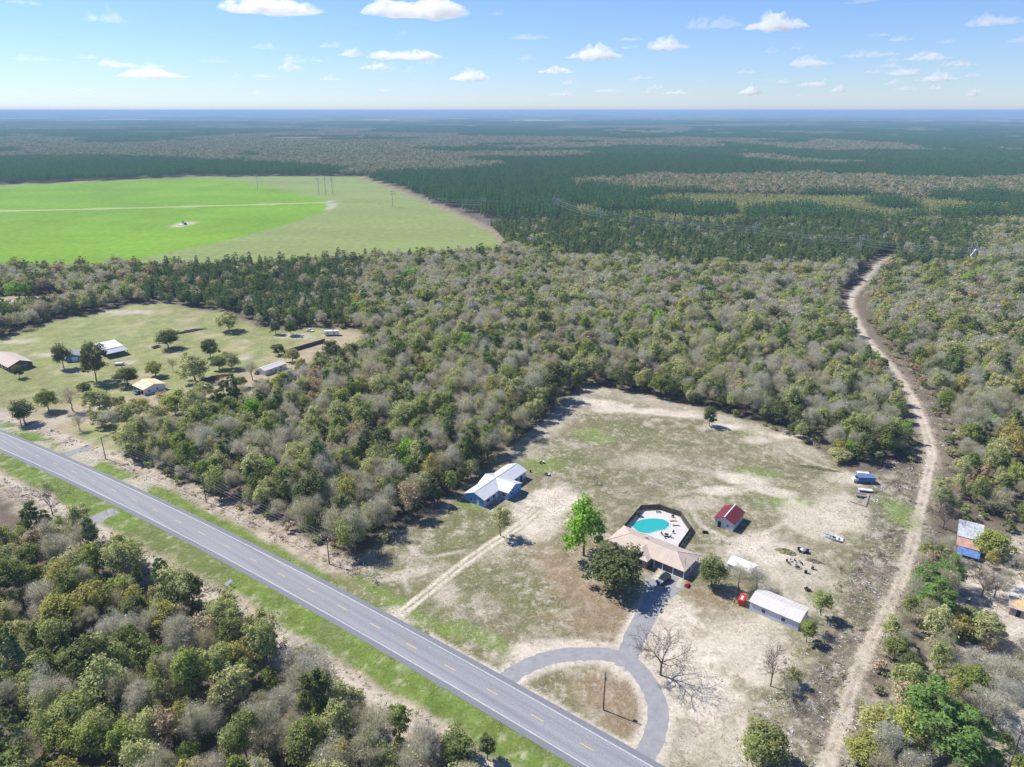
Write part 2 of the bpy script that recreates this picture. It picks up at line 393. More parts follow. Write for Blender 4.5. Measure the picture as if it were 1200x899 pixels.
    for u, v, rx, ry, a, k in ((640, 595, 9, 11, -38, 1), (655, 583, 7, 7, 0, 1), (625, 612, 4, 10, -40, .9), (640, 622, 9, 3, 50, .7), (800, 770, 9, 16, 0, .95), (830, 815, 9, 8, 0, .9), (790, 720, 5, 8, 0, .85), (880, 760, 10, 12, 0, .8), (850, 870, 12, 6, 0, .55), (815, 660, 4, 4, 0, .7), (845, 575, 7, 3, 0, .9),
                             (820, 590, 7, 4, 0, .6), (868, 560, 10, 4, -20, .9), (900, 575, 9, 3, -20, .85), (880, 635, 10, 4, 30, .85), (905, 645, 12, 6, 0, .75), (950, 610, 9, 10, 0, .75), (990, 600, 8, 12, 0, .7), (1000, 560, 8, 5, 0, .7), (930, 670, 10, 8, 0, .6), (700, 472, 14, 4, -12, .9), (770, 483, 18, 4, -12, .9), (715, 478, 9, 5, 0, .8), (760, 540, 12, 6, 0, .5), (600, 635, 12, 3, 52, .5), (580, 480, 1, 1, 0, .1),
                             (740, 750, 3, 14, -28, .8), (690, 757, 12, 2.0, -5, .9), (617, 762, 6, 3, 30, .8), (480, 672, 9, 2, 20, .65), (520, 690, 3, 7, 10, .6), (940, 720, 5, 8, 0, .6), (850, 500, 8, 3, 0, .8), (930, 512, 12, 3, -15, .8), (885, 516, 5, 3, 0, .7)):
        patch(u, v, rx, ry, SAND * 1.18, k, a)
    # ruts and drives of bare earth
    def rut(l, wd, c, a, off=0.0):
        p = smooth_line(PX(l)); mix(c, a * sst(wd + .5, wd - .45, seg_dist(x, y, p) + (n3 - .5) * 1.0))
    DR = [(466, 722), (500, 695), (540, 663), (575, 638), (600, 622), (630, 598)]
    pd = smooth_line(PX(DR))
    mix(OLIVE * 1.35, sst(2.6, 1.4, seg_dist(x, y, pd) + (n3 - .5) * 1.2) * .7)
    for o in (-.95, .95):
        mix(SAND * 1.18, sst(.95, .35, seg_dist(x, y, [(p[0] + o * .83, p[1] - o * .55) for p in pd]) + (n3 - .5) * .5) * 1.0)
    patch(467, 722, 5, 2.2, SAND, .9, -38)
    rut([(480, 640), (497, 653), (520, 650), (545, 645)], .6, SAND, .75)
    rut([(478, 664), (474, 680), (480, 694)], .7, SAND, .75)
    rut([(810, 595), (822, 615), (840, 625), (865, 637), (890, 628), (920, 612)], .9, SAND, .8)
    rut([(865, 637), (850, 652), (838, 640), (800, 640)], .5, SAND, .5)
    rut([(925, 530), (960, 545), (1000, 558)], .7, SAND, .6)
    # sand shoulders of the loop drive and of the road
    dd = np.minimum(seg_dist(x, y, DRIVE), seg_dist(x, y, DRIVE2))
    mix(SAND * 1.05, sst(5.0, 2.8, dd + (n2 - .5) * 1.5) * lot)
    mix(SAND * 1.0, (x > -20) * (rd > 0) * sst(6.6, 5.6, rd + (n3 - .5) * 1.5))
    # far country
    fe = sdist(x, y, FIELD)
    fmask = sst(6, -6, fe)
    streak = fbm(x * .3 + y * .1, y * 1.0, 40, 5)
    mix(FPALE * (0.85 + .3 * streak)[..., None], fmask)
    mix(CLEARING, sst(9, 4, np.abs(fe - 4)) * (x > -330) * .45)
    mix(FGREEN * (0.8 + .4 * streak)[..., None], sst(4, -4, sdist(x, y, CIRCLE)))
    p_ = W(215, 263); rr_ = np.hypot(x - p_[0], y - p_[1])
    mix(FGREEN * .72, sst(4, -4, sdist(x, y, CIRCLE)) * (sst(.62, .95, np.sin(rr_ / 6.2)) * .22 + .35 * sst(.5, .7, fbm(x, y, 90, 4, 3))))
    mix(FPALE * 1.2 + .04, sst(5, 2.5, seg_dist(x, y, PX([(-60, 248), (0, 247.5), (190, 243), (380, 237.5), (388, 240)]))) * .8)
    mix(SAND * .9, sst(7, 3, seg_dist(x, y, PX([(384, 236), (391, 240), (384, 246)]))) * .8)
    p = W(215, 263); mix(SAND, sst(14, 9, np.hypot(x - p[0], (y - p[1]) * .6)) * .8)
    farw = sst(1200, 2200, y)
    mix(CLEARING * 1.1, (fbm(x * .35, y, 330, 11, 3) > .655) * (y > 2300) * .9)
    mix(OLIVE, farw * .25)
    sp = np.clip(lot * .55 * sst(.3, .6, n1 * .5 + n2 * .5) + .25 * lot, 0, 1)
    sp = np.maximum(sp * (1 - cut), cut * .62); sp = np.maximum(sp, sst(4, -4, e3) * .7)
    sp = np.maximum(sp, .6 * sst(8, 13, np.abs(rd + 2)) * sst(24, 19, np.abs(rd + 2)) * ((x < -30) | (rd < 0)))
    sp = np.maximum(sp, .22 * (np.abs(rd) < 14)); sp = np.maximum(sp, pas * .32)
    return col, sp

# ------------------------------------------------------------------ ground
def axis(lo, hi, step, out_lo, out_hi):
    a = list(np.arange(lo, hi, step))
    p = a[-1]; s = step
    while p < out_hi:
        s = max(s, min(s * 1.06, 0.018 * (p - hi) + step) if p - hi < 500 else s * 1.07); p += s; a.append(p)
    b = []; p = lo; s = step
    while p > out_lo:
        s = max(s, min(s * 1.06, 0.018 * (lo - p) + step) if lo - p < 500 else s * 1.07); p -= s; b.append(p)
    return np.array(b[::-1] + a)
xs = axis(-130, 150, 0.75, -90000, 90000)
ys = axis(80, 262, 0.75, -2500, 110000)
X, Y = np.meshgrid(xs, ys)
col, speck = cover(X, Y)
nx, ny = len(xs), len(ys)
co = np.stack([X, Y, np.zeros_like(X)], -1).reshape(-1, 3)
idx = np.arange(nx * ny).reshape(ny, nx)
quads = np.stack([idx[:-1, :-1], idx[:-1, 1:], idx[1:, 1:], idx[1:, :-1]], -1).reshape(-1, 4)
def np_mesh(name, verts, faces, m, k):
    me = bpy.data.meshes.new(name)
    me.vertices.add(len(verts)); me.vertices.foreach_set('co', np.asarray(verts, np.float32).ravel())
    me.loops.add(faces.size); me.loops.foreach_set('vertex_index', faces.ravel().astype(np.int32))
    me.polygons.add(len(faces)); me.polygons.foreach_set('loop_start', np.arange(0, faces.size, k, dtype=np.int32))
    if m: me.materials.append(m)
    me.update(calc_edges=True)
    return me
mg = bpy.data.materials.new('ground_cover'); mg.use_nodes = True
t = mg.node_tree; b = t.nodes['Principled BSDF']; b.inputs['Roughness'].default_value = .95; b.inputs['Specular IOR Level'].default_value = .1
at = t.nodes.new('ShaderNodeAttribute'); at.attribute_name = 'cover'
ge = t.nodes.new('ShaderNodeNewGeometry')
n1 = t.nodes.new('ShaderNodeTexNoise'); n1.inputs['Scale'].default_value = 1.1; n1.inputs['Detail'].default_value = 6; n1.inputs['Roughness'].default_value = .75
n2 = t.nodes.new('ShaderNodeTexNoise'); n2.inputs['Scale'].default_value = .16; n2.inputs['Detail'].default_value = 4
t.links.new(ge.outputs['Position'], n1.inputs['Vector']); t.links.new(ge.outputs['Position'], n2.inputs['Vector'])
m1 = t.nodes.new('ShaderNodeMapRange'); m1.inputs['From Min'].default_value = .3; m1.inputs['From Max'].default_value = .7; m1.inputs['To Min'].default_value = .66; m1.inputs['To Max'].default_value = 1.32
t.links.new(n1.outputs[0], m1.inputs[0])
m2 = t.nodes.new('ShaderNodeMapRange'); m2.inputs['From Min'].default_value = .3; m2.inputs['From Max'].default_value = .7; m2.inputs['To Min'].default_value = .85; m2.inputs['To Max'].default_value = 1.15
t.links.new(n2.outputs[0], m2.inputs[0])
mu = t.nodes.new('ShaderNodeMath'); mu.operation = 'MULTIPLY'; t.links.new(m1.outputs[0], mu.inputs[0]); t.links.new(m2.outputs[0], mu.inputs[1])
mx = t.nodes.new('ShaderNodeMix'); mx.data_type = 'RGBA'; mx.blend_type = 'MULTIPLY'; mx.inputs['Factor'].default_value = 1
t.links.new(at.outputs['Color'], mx.inputs['A']); t.links.new(mu.outputs[0], mx.inputs['B'])
def speckle(scale, lo, hi, gain, colour_, prev, seed):
    q = t.nodes.new('ShaderNodeTexNoise'); q.noise_dimensions = '4D'; q.inputs['W'].default_value = seed; q.inputs['Scale'].default_value = scale; q.inputs['Detail'].default_value = 7; q.inputs['Roughness'].default_value = .78
    t.links.new(ge.outputs['Position'], q.inputs['Vector'])
    r = t.nodes.new('ShaderNodeMapRange'); r.inputs['From Min'].default_value = lo; r.inputs['From Max'].default_value = hi; r.inputs['To Max'].default_value = gain
    t.links.new(q.outputs[0], r.inputs[0])
    f = t.nodes.new('ShaderNodeMath'); f.operation = 'MULTIPLY'; t.links.new(r.outputs[0], f.inputs[0]); t.links.new(at.outputs['Alpha'], f.inputs[1])
    m = t.nodes.new('ShaderNodeMix'); m.data_type = 'RGBA'; t.links.new(f.outputs[0], m.inputs['Factor']); t.links.new(prev, m.inputs['A']); m.inputs['B'].default_value = (*colour_, 1)
    return m.outputs['Result']
c_ = speckle(.42, .52, .60, .75, (.50, .44, .375), mx.outputs['Result'], 1.0)
c_ = speckle(.55, .54, .62, .70, (.15, .115, .085), c_, 5.0)
c_ = speckle(1.1, .56, .63, .85, (.56, .50, .43), c_, 9.0)
t.links.new(c_, b.inputs['Base Color'])
bp = t.nodes.new('ShaderNodeBump'); bp.inputs['Strength'].default_value = .5; bp.inputs['Distance'].default_value = .25
t.links.new(n1.outputs[0], bp.inputs['Height']); t.links.new(bp.outputs[0], b.inputs['Normal'])
gm = np_mesh('ground', co, quads, mg, 4)
ca = gm.color_attributes.new('cover', 'FLOAT_COLOR', 'POINT')
ca.data.foreach_set('color', np.concatenate([np.clip(col.reshape(-1, 3), 0, 1), speck.reshape(-1, 1)], 1).astype(np.float32).ravel())
tag(link('ground', gm), kind='structure')

# ------------------------------------------------------------------ road, drives
def ribbon(pts, o0, o1, z):
    """strip of sheet between two offsets of a line"""
    vs = []; fs = []
    P = [Vector((p[0], p[1])) for p in pts]
    for i, p in enumerate(P):
        d = (P[min(i + 1, len(P) - 1)] - P[max(i - 1, 0)]).normalized(); n = Vector((-d.y, d.x))
        a, b_ = p + n * o0, p + n * o1
        vs += [(a.x, a.y, z), (b_.x, b_.y, z)]
        if i: k = 2 * i; fs.append((k - 2, k, k + 1, k - 1))
    return vs, fs
def sheet(name, pts, o0, o1, z, m, kind=None, parent=None):
    vs, fs = ribbon(pts, o0, o1, z)
    if m.name.startswith('drive'): vs = [(a_ + random.uniform(-.22, .22), b_ + random.uniform(-.22, .22), c_) for a_, b_, c_ in vs]
    mb = MB().add(vs, fs); o = mb.build(name, m, parent)
    if kind: o['kind'] = kind
    return o
ma = bpy.data.materials.new('asphalt'); ma.use_nodes = True
t = ma.node_tree; b = t.nodes['Principled BSDF']; b.inputs['Roughness'].default_value = .8; b.inputs['Specular IOR Level'].default_value = .3
g = t.nodes.new('ShaderNodeNewGeometry')
mp = t.nodes.new('ShaderNodeMapping'); mp.inputs['Scale'].default_value = (.02, 1.0, 1)        # turn to the road first, then stretch along it: wheel paths
mr_ = t.nodes.new('ShaderNodeMapping'); mr_.inputs['Rotation'].default_value = (0, 0, R(36.8))
t.links.new(g.outputs['Position'], mr_.inputs[0]); t.links.new(mr_.outputs[0], mp.inputs[0])
na = t.nodes.new('ShaderNodeTexNoise'); na.inputs['Scale'].default_value = .8; na.inputs['Detail'].default_value = 3; t.links.new(mp.outputs[0], na.inputs['Vector'])
nb = t.nodes.new('ShaderNodeTexNoise'); nb.inputs['Scale'].default_value = 3; nb.inputs['Detail'].default_value = 6; t.links.new(g.outputs['Position'], nb.inputs['Vector'])
ad = t.nodes.new('ShaderNodeMath'); ad.operation = 'ADD'; t.links.new(na.outputs[0], ad.inputs[0]); t.links.new(nb.outputs[0], ad.inputs[1])
rr = t.nodes.new('ShaderNodeValToRGB'); e = rr.color_ramp.elements; e[0].position = .38; e[1].position = .62
rr.color_ramp.interpolation = 'LINEAR'; e[0].color = (.19, .193, .21, 1); e[1].color = (.275, .278, .295, 1)
mh = t.nodes.new('ShaderNodeMath'); mh.operation = 'MULTIPLY'; mh.inputs[1].default_value = .5
t.links.new(ad.outputs[0], mh.inputs[0]); t.links.new(mh.outputs[0], rr.inputs[0]); t.links.new(rr.outputs[0], b.inputs['Base Color'])
SHOULDER = mat('shoulder_asphalt', (.17, .175, .195), .85, vary=.15, scale=2)
GRAVEL = mat('drive_asphalt', (.235, .238, .25), .9, vary=.12, scale=.5, col2=(.29, .29, .30))
fine_road = [(x, road_y(x)) for x in np.arange(-420, 200, 4.0)]
sheet('road_shoulder', fine_road, -5.5, 5.3, .040, SHOULDER, 'structure')
road = sheet('road', fine_road, -4.15, 4.0, .060, ma, 'structure')
sheet('edge_line', fine_road, 3.63, 3.75, .075, M['line_paint'], parent=road)
sheet('edge_line', fine_road, -3.89, -3.77, .075, M['line_paint'], parent=road)
# dashes every 12.19 m
xa = np.arange(-420, 160, .02); ya = road_y(xa); sl = np.concatenate([[0], np.cumsum(np.hypot(np.diff(xa), np.diff(ya)))])
ref = W(527.5, 783); s0 = sl[np.argmin((xa - ref.x) ** 2 + (ya - ref.y) ** 2)]
for k in range(-40, 12):
    c = s0 + k * 12.19
    if c < 2 or c > sl[-1] - 4: continue
    ss = np.linspace(c - 1.6, c + 1.6, 3); px_ = np.interp(ss, sl, xa)
    if px_[0] > 80: continue
    o = sheet('centre_dash', [(q, road_y(q)) for q in px_], -.07, .07, .075, M['yellow_paint'], parent=road)
dv = sheet('driveway', DRIVE, -2.2, 2.2, .024, GRAVEL, 'structure')
sheet('driveway', DRIVE2, -2.5, 2.5, .030, GRAVEL, 'structure')
mb = MB(); q = PX([(756, 676), (800, 690), (786, 702), (770, 705), (752, 718)])
mb.add([(p[0], p[1], .035) for p in q], [tuple(range(len(q)))[::-1]]); mb.build('driveway', GRAVEL)['kind'] = 'structure'
sheet('driveway', PX([(136, 598), (122, 604), (108, 612)]), -2.6, 2.6, .024, GRAVEL, 'structure')
sheet('driveway', PX([(76, 533), (92, 528), (106, 523)]), -2.2, 2.2, .024, GRAVEL, 'structure')

sheet('field_track', smooth_line(PX([(-60, 248), (0, 247.5), (190, 243), (380, 237.5)])), -4.5, 4.5, .05, mat('dry_track', (.36, .36, .17), .95, vary=.1, scale=.05), 'structure')
# ------------------------------------------------------------------ trees: prototypes
def unit(a): return a / (np.linalg.norm(a, axis=-1, keepdims=True) + 1e-9)
def tri_leaves(c, s, n, g, asp=.8):
    """one leaf triangle per centre c, of size s, facing roughly along n"""
    k = len(c); n = unit(n + g.normal(0, .75, (k, 3)))
    a = unit(np.cross(n, g.normal(size=(k, 3)))); b = np.cross(n, a); s = s[:, None]
    return np.stack([c + a * s, c - a * s * .55 + b * s * asp, c - a * s * .55 - b * s * asp], 1)
def slivers(c, d, L, wd, g):
    k = len(c); d = unit(d); a = unit(np.cross(d, g.normal(size=(k, 3)))); L = L[:, None]; wd = float(wd)
    return np.stack([c - d * L * .5 + a * wd, c - d * L * .5 - a * wd, c + d * L * .5], 1)
def tris_mesh(name, T, m, tv=None):
    me = np_mesh(name, T.reshape(-1, 3), np.arange(len(T) * 3).reshape(-1, 3), m, 3)
    a = me.attributes.new('tv', 'FLOAT', 'POINT')
    if tv is not None: a.data.foreach_set('value', np.repeat(tv, 3).astype(np.float32))
    return me
def clump_centres(g, n, Rr, h0, h1, squash=1.0):
    """clumps over an uneven dome of radius Rr between heights h0 and h1"""
    d = unit(g.normal(size=(n, 3))); d[:, 2] = np.where(d[:, 2] < -.35, -d[:, 2], d[:, 2])
    r = g.uniform(.35, 1.0, n) ** .55
    lob = 1 + .20 * np.sin(3 * np.arctan2(d[:, 1], d[:, 0]) + g.uniform(0, 6)) + g.normal(0, .16, n)
    mid = h0 + (h1 - h0) * .42
    c = d * (r * lob)[:, None] * np.array([Rr, Rr, (h1 - mid)])
    c[:, 2] = np.where(c[:, 2] < 0, c[:, 2] * (mid - h0) / (h1 - mid), c[:, 2]) + mid
    return c
def crown_round(g, n_leaf, n_clump, Rr, h0, h1, leaf, twig=0, sharp=.44, wd=.026):
    cc = clump_centres(g, n_clump, Rr * .80, h0, h1 - Rr * .14)
    cr = Rr * g.uniform(.16, sharp, n_clump)
    def spread_(n, reach):
        k = g.integers(0, n_clump, n); d = unit(g.normal(size=(n, 3)))
        c = cc[k] + d * (cr[k] * g.random(n) ** .38 * reach)[:, None] * np.array([1, 1, .8])
        m = int(n * .12)                                    # the rest cover the dome itself
        q = unit(g.normal(size=(m, 3))); q[:, 2] = np.where(q[:, 2] < -.25, -q[:, 2], q[:, 2]); zm = h0 + (h1 - h0) * .42
        az = np.arctan2(q[:, 1], q[:, 0]); r = (1 + .09 * np.sin(3 * az + ph_) + .06 * np.sin(5 * az + 2 * ph_) + .08 * np.sin(4 * q[:, 2] + ph_ + 2 * az)) * g.uniform(.80, .98, m)
        e = q * r[:, None] * np.array([Rr, Rr, h1 - zm]); e[:, 2] = np.where(e[:, 2] < 0, e[:, 2] * (zm - h0) / (h1 - zm), e[:, 2]) + zm
        c[:m] = e; d[:m] = q
        return c, d
    ph_ = g.uniform(0, 6)
    c, d = spread_(n_leaf, 1.0) if n_leaf else (None, None)
    mid = np.array([0, 0, h0 + (h1 - h0) * .35])
    parts = [tri_leaves(c, leaf * g.uniform(.6, 1.3, n_leaf), d * .8 + unit(c - mid) * .7 + np.array([0, 0, .3]), g)] if n_leaf else []
    if twig:
        c, d = spread_(twig, 1.15); d = unit(g.normal(size=(twig, 3)) * .75 + unit(c - mid) * 1.1)
        parts.append(slivers(c, d, Rr * g.uniform(.10, .28, twig), wd, g))
    return np.concatenate(parts), cc
def crown_pine(g, n, Rr, h0, h1, leaf, tiers=9, conical=.8):
    cs = []; rs = []
    for i in range(tiers):
        f = (i + g.uniform(0, .6)) / tiers; z = h0 + (h1 - h0) * f
        rad = Rr * ((1 - f) ** conical * .95 + .12) * min(1, .55 + f * 2.2)
        m = max(2, int(6 * (1 - f) + 2)); a0 = g.uniform(0, 6)
        for j in range(m):
            a = a0 + 6.283 * j / m + g.normal(0, .3); q = rad * g.uniform(.55, 1.0)
            cs.append((math.cos(a) * q * .75, math.sin(a) * q * .75, z + g.normal(0, .2))); rs.append(max(.5, rad * g.uniform(.28, .46)))
    cs.append((0, 0, h1 - .9)); rs.append(.9)
    cs = np.array(cs); rs = np.array(rs); k = g.integers(0, len(cs), n); d = unit(g.normal(size=(n, 3)))
    c = cs[k] + d * (rs[k] * g.random(n) ** .4)[:, None] * np.array([1, 1, .6])
    return tri_leaves(c, leaf * g.uniform(.6, 1.3, n), d + np.array([0, 0, .6]) + unit(c * np.array([1, 1, 0]) + 1e-3) * .4, g, .5), cs
def limb_mesh(name, g, cc, h0, h1, r0, m, sub=True, pine=False, top=None):
    mb = MB(); top = top or (h0 + (h1 - h0) * .45)
    pts = [Vector((0, 0, -.3))]; n = 4
    for i in range(1, n + 1): pts.append(Vector((g.normal(0, .12) * i, g.normal(0, .12) * i, top * i / n)))
    for i in range(n): mb.tube(pts[i], pts[i + 1], r0 * (1 - .16 * i), r0 * (1 - .16 * (i + 1)), 7)
    if pine: mb.tube(pts[-1], (pts[-1].x, pts[-1].y, h1 - .5), r0 * .36, .05, 5)
    for j, c in enumerate(cc):
        c = Vector(c)
        if pine: s = Vector((0, 0, max(.5, c.z - .3))); mb.tube(s, c, .06, .025, 4); continue
        f = g.uniform(.45, 1.0); i = min(n - 1, int(f * n)); s = pts[i].lerp(pts[i + 1], f * n - i)
        k = s.lerp(c, .5) + Vector((0, 0, g.uniform(-.2, .5)))
        mb.tube(s, k, r0 * .42, r0 * .24, 5); mb.tube(k, c, r0 * .24, .035, 4)
        if sub:
            for _ in range(2):
                e = c + Vector(g.normal(0, .9, 3)) + (c - s).normalized() * .7; mb.tube(k.lerp(c, g.uniform(.2, .7)), e, r0 * .13, .02, 3)
    return mb.mesh(name, m)
LEAFY = dict(grey=(30, 4500), olive=(2500, 1100), green=(3300, 250), yellow=(2900, 400), dark=(3500, 100), tan=(1500, 1900), bright=(3300, 100))
NEAR = {}; MID = {}; PATCH = {}
for kn, (nl, ntw) in LEAFY.items():
    NEAR[kn] = []; MID[kn] = []
    for q in range(5):
        g = np.random.default_rng(sum(map(ord, kn)) * 10 + q); wid_ = (1.0, .86, 1.1, .94, 1.0)[q]
        T, cc = crown_round(g, nl, (44, 30, 52, 36, 24)[q], 4.6 * wid_, (2.4, 3.4, 1.8, 2.4, 3.0)[q], (12.6, 13.6, 11.6, 13.0, 12.2)[q], .30, ntw, sharp=(.38, .42, .34, .46, .36)[q])
        cm = tris_mesh('crown_%s' % kn, T, F[kn])
        NEAR[kn].append((cm, limb_mesh('trunk_%s' % kn, g, cc[:12], 2.6, 12, .24, BARK_GREY if kn in ('grey', 'tan') else BARK, kn in ('grey', 'tan'))))
    for q in range(2):
        g = np.random.default_rng(500 + sum(map(ord, kn)) + q)
        T, cc = crown_round(g, max(200, nl // 2), 26, 4.8, 1.8, 12.0, .44, ntw // 2, wd=.05)
        MID[kn].append(tris_mesh('crown_%s_small' % kn, T, F[kn]))
FULL = {}
for kn in ('dark', 'green', 'olive', 'yellow', 'bright'):
    FULL[kn] = []
    for q in range(2):
        g = np.random.default_rng(300 + sum(map(ord, kn)) + q); T, cc = crown_round(g, 5200, 48, 4.6, .6, 12.0, .29, 700 if kn == 'olive' else 100, sharp=.40)
        FULL[kn].append((tris_mesh('crown_full_%s' % kn, T, F[kn]), limb_mesh('trunk_full_%s' % kn, g, cc[:12], 1.6, 12, .26, BARK)))
NEAR['pine'] = []; MID['pine'] = []
for q in range(5):
    g = np.random.default_rng(900 + q)
    T, cc = crown_pine(g, 3300, (3.9, 3.3, 4.3, 3.7, 4.0)[q], (4.6, 6.5, 3.5, 7.5, 5.0)[q], 16.5, .37, (9, 8, 9, 7, 6)[q], (.42, .6, .36, .4, .5)[q])
    NEAR['pine'].append((tris_mesh('crown_pine', T, F['pine']), limb_mesh('trunk_pine', g, cc[::2], 5, 17, .24, BARK, False, True, 9)))
for q in range(2):
    g = np.random.default_rng(930 + q); T, cc = crown_pine(g, 1300, 4.1, 3.0, 16.5, .55, 9, .42)
    MID['pine'].append(tris_mesh('crown_pine_small', T, F['pine']))
NEAR['pinelit'] = []
for q in range(2):
    g = np.random.default_rng(960 + q); T, cc = crown_pine(g, 3000, 4.0, 5.0, 17, .33, 7, .45)
    NEAR['pinelit'].append((tris_mesh('crown_pinelit', T, F['pinelit']), limb_mesh('trunk_pinelit', g, cc[::2], 5, 17, .24, BARK, False, True, 9)))
def patch(seed, kind, size, sp, fine=False):
    g = np.random.default_rng(seed); Ts = []; tv = []
    n = int(size / sp)
    for i in range(n):
        for j in range(n):
            p = np.array([(i + .5) * sp - size / 2, (j + .5) * sp - size / 2, 0]) + np.append(g.normal(0, sp * (.12 if kind != 'farhard' else .28), 2), 0)
            s = g.uniform(.85, 1.12)
            if kind == 'farpine': T, _ = crown_pine(g, 210 if fine else 70, 2.7, 4.0, 15.5, .68 if fine else 1.2, 6 if fine else 5, .8)
            elif kind == 'young': T, _ = crown_pine(g, 130 if fine else 40, 2.0, .8, 7.5, .6 if fine else 1.05, 4, .9)
            else: T, _ = crown_round(g, 330 if fine else 75, 14 if fine else 9, 4.5, 2.0, 12, .68 if fine else 1.3)
            Ts.append(T * s + p); tv.append(np.full(len(T), g.random()))
    return tris_mesh('patch_' + kind, np.concatenate(Ts), F[kind], np.concatenate(tv))
PATCH['farpine'] = [patch(40 + i, 'farpine', 28, 4.7) for i in range(2)]
PATCH['young'] = [patch(50 + i, 'young', 28, 4.7) for i in range(2)]
PATCH['farhard'] = [patch(60 + i, 'farhard', 28, 7.0) for i in range(3)]
for kn, n_, sp_ in (('farpine', 2, 4.7), ('young', 2, 4.7), ('farhard', 3, 7.0)): PATCH[kn] += [patch(80 + i, kn, 28, sp_, True) for i in range(n_)]

# ------------------------------------------------------------------ where the woods stand
def grid_pts(x0, x1, y0, y1, sp, g, jit=.36):
    a, b = np.meshgrid(np.arange(x0, x1, sp), np.arange(y0, y1, sp))
    return a.ravel() + g.normal(0, sp * jit, a.size), b.ravel() + g.normal(0, sp * jit, a.size)
def in_view(x, y, mx=.80, lo=90): return (y > lo) & (np.abs(x) < y * mx * 1.0 + 26)
PINE_STAND = PX([(150, 372), (185, 300), (300, 288), (430, 300), (418, 345), (398, 384), (345, 388), (300, 380), (258, 364), (190, 354)], 6)
DARK_PINES = PX([(560, 285), (520, 262), (600, 268), (700, 262), (820, 262), (1000, 272), (1145, 290), (1140, 310), (900, 300), (760, 296), (640, 300)], 12)
DARK_PINES = PX([(545, 262), (560, 240), (1180, 240), (1150, 276), (1146, 300), (1040, 309), (900, 304), (850, 306), (700, 297), (600, 285)], 9)
g = np.random.default_rng(21)
x, y = grid_pts(-700, 700, 92, 790, 4.9, g)
k = in_view(x, y); x, y = x[k], y[k]
wood = np.ones(x.shape, bool)
rd = road_d(x, y)
nz = fbm(x, y, 9, 3)
wood &= ~((rd > -21.5 + (nz - .5) * 6) & (rd < 16.5 + (nz - .5) * 3))
for poly, mrg in ((LOT, -.5), (FARM, 2.5), (HAMLET, 1.0), (FIELD, 5.0), (NEARBARE, 0)): wood &= sdist(x, y, poly) > mrg + (nz - .5) * 2.5
wood &= ~((seg_dist(x, y, TRACK) < 9.5) & (y > 215) & (y < 700))
wood &= ~((y > 80) & (y < 232) & (x > 40) & (x < np.interp(y, [100, 113, 128, 150, 167, 200, 232], [66, 72, 82, 97, 107, 126, 146])) )
rl = sdist(x, y, RIGHTLOT)
wood &= (rl > 0) | (g.random(x.shape) < .26)
wood &= ~((x > 60) & (y < 215) & (g.random(x.shape) < .36))
for bx, by, br in ((134, 181, 13), (129, 150, 8), (-330, 452, 14), (-318, 442, 9), (-310, 462, 9)): wood &= np.hypot(x - bx, y - by) > br
x, y = x[wood], y[wood]
rd = road_d(x, y); near_w = rd < 0; right_w = (x > 60) & (x > np.interp(y, [p[1] for p in TRACK], [p[0] for p in TRACK]))
# the colours of the woods, clump by clump
cl = fbm(x, y, 26, 7, 2) + g.normal(0, .10, x.shape); u = g.random(x.shape)
names = np.array(['grey', 'olive', 'green', 'yellow', 'dark', 'tan', 'bright', 'pine'])
def pick(p):
    c = np.cumsum(p) / np.sum(p); return np.searchsorted(c, np.clip(u + (cl - .5) * .5, 0, .9999))
kind = pick([.43, .30, .10, .05, .05, .025, .012, .035])
kind = np.where(near_w, pick([.33, .36, .10, .11, .04, .04, .005, .01]), kind)
kind = np.where(right_w, pick([.43, .20, .12, .08, .05, .04, .01, .07]), kind)
low_r = right_w & (y < 235); kind = np.where(low_r, pick([.46, .27, .11, .10, .03, .02, .0, .01]), kind)
big = (y > 330) & (x < -100); kind = np.where(big, pick([.26, .22, .06, .06, .13, .14, .01, .12]), kind)
u = g.random(x.shape); cl = np.full(x.shape, .5)
ps = inside(x, y, PINE_STAND); kind = np.where(ps & (u < .74), 7, kind)
dp = inside(x, y, DARK_PINES); kind = np.where(dp & (u < .82), 7, kind)
ed = (np.abs(sdist(x, y, LOT)) < 14) & ~low_r; kind = np.where(ed & (u < .3), 4, kind)
scl = g.normal(.76, .17, x.shape).clip(.42, 1.2)
scl *= np.where(near_w, .96, 1.0) * np.where(right_w & (y < 230), .78, 1) * np.where(kind == 7, .90, 1) * np.where(inside(x, y, PINE_STAND), .86, 1)
rot = g.uniform(0, 6.283, x.shape); dist = np.hypot(np.hypot(x, y), CAM_H)
show = np.abs(x) < y * .76 + 4

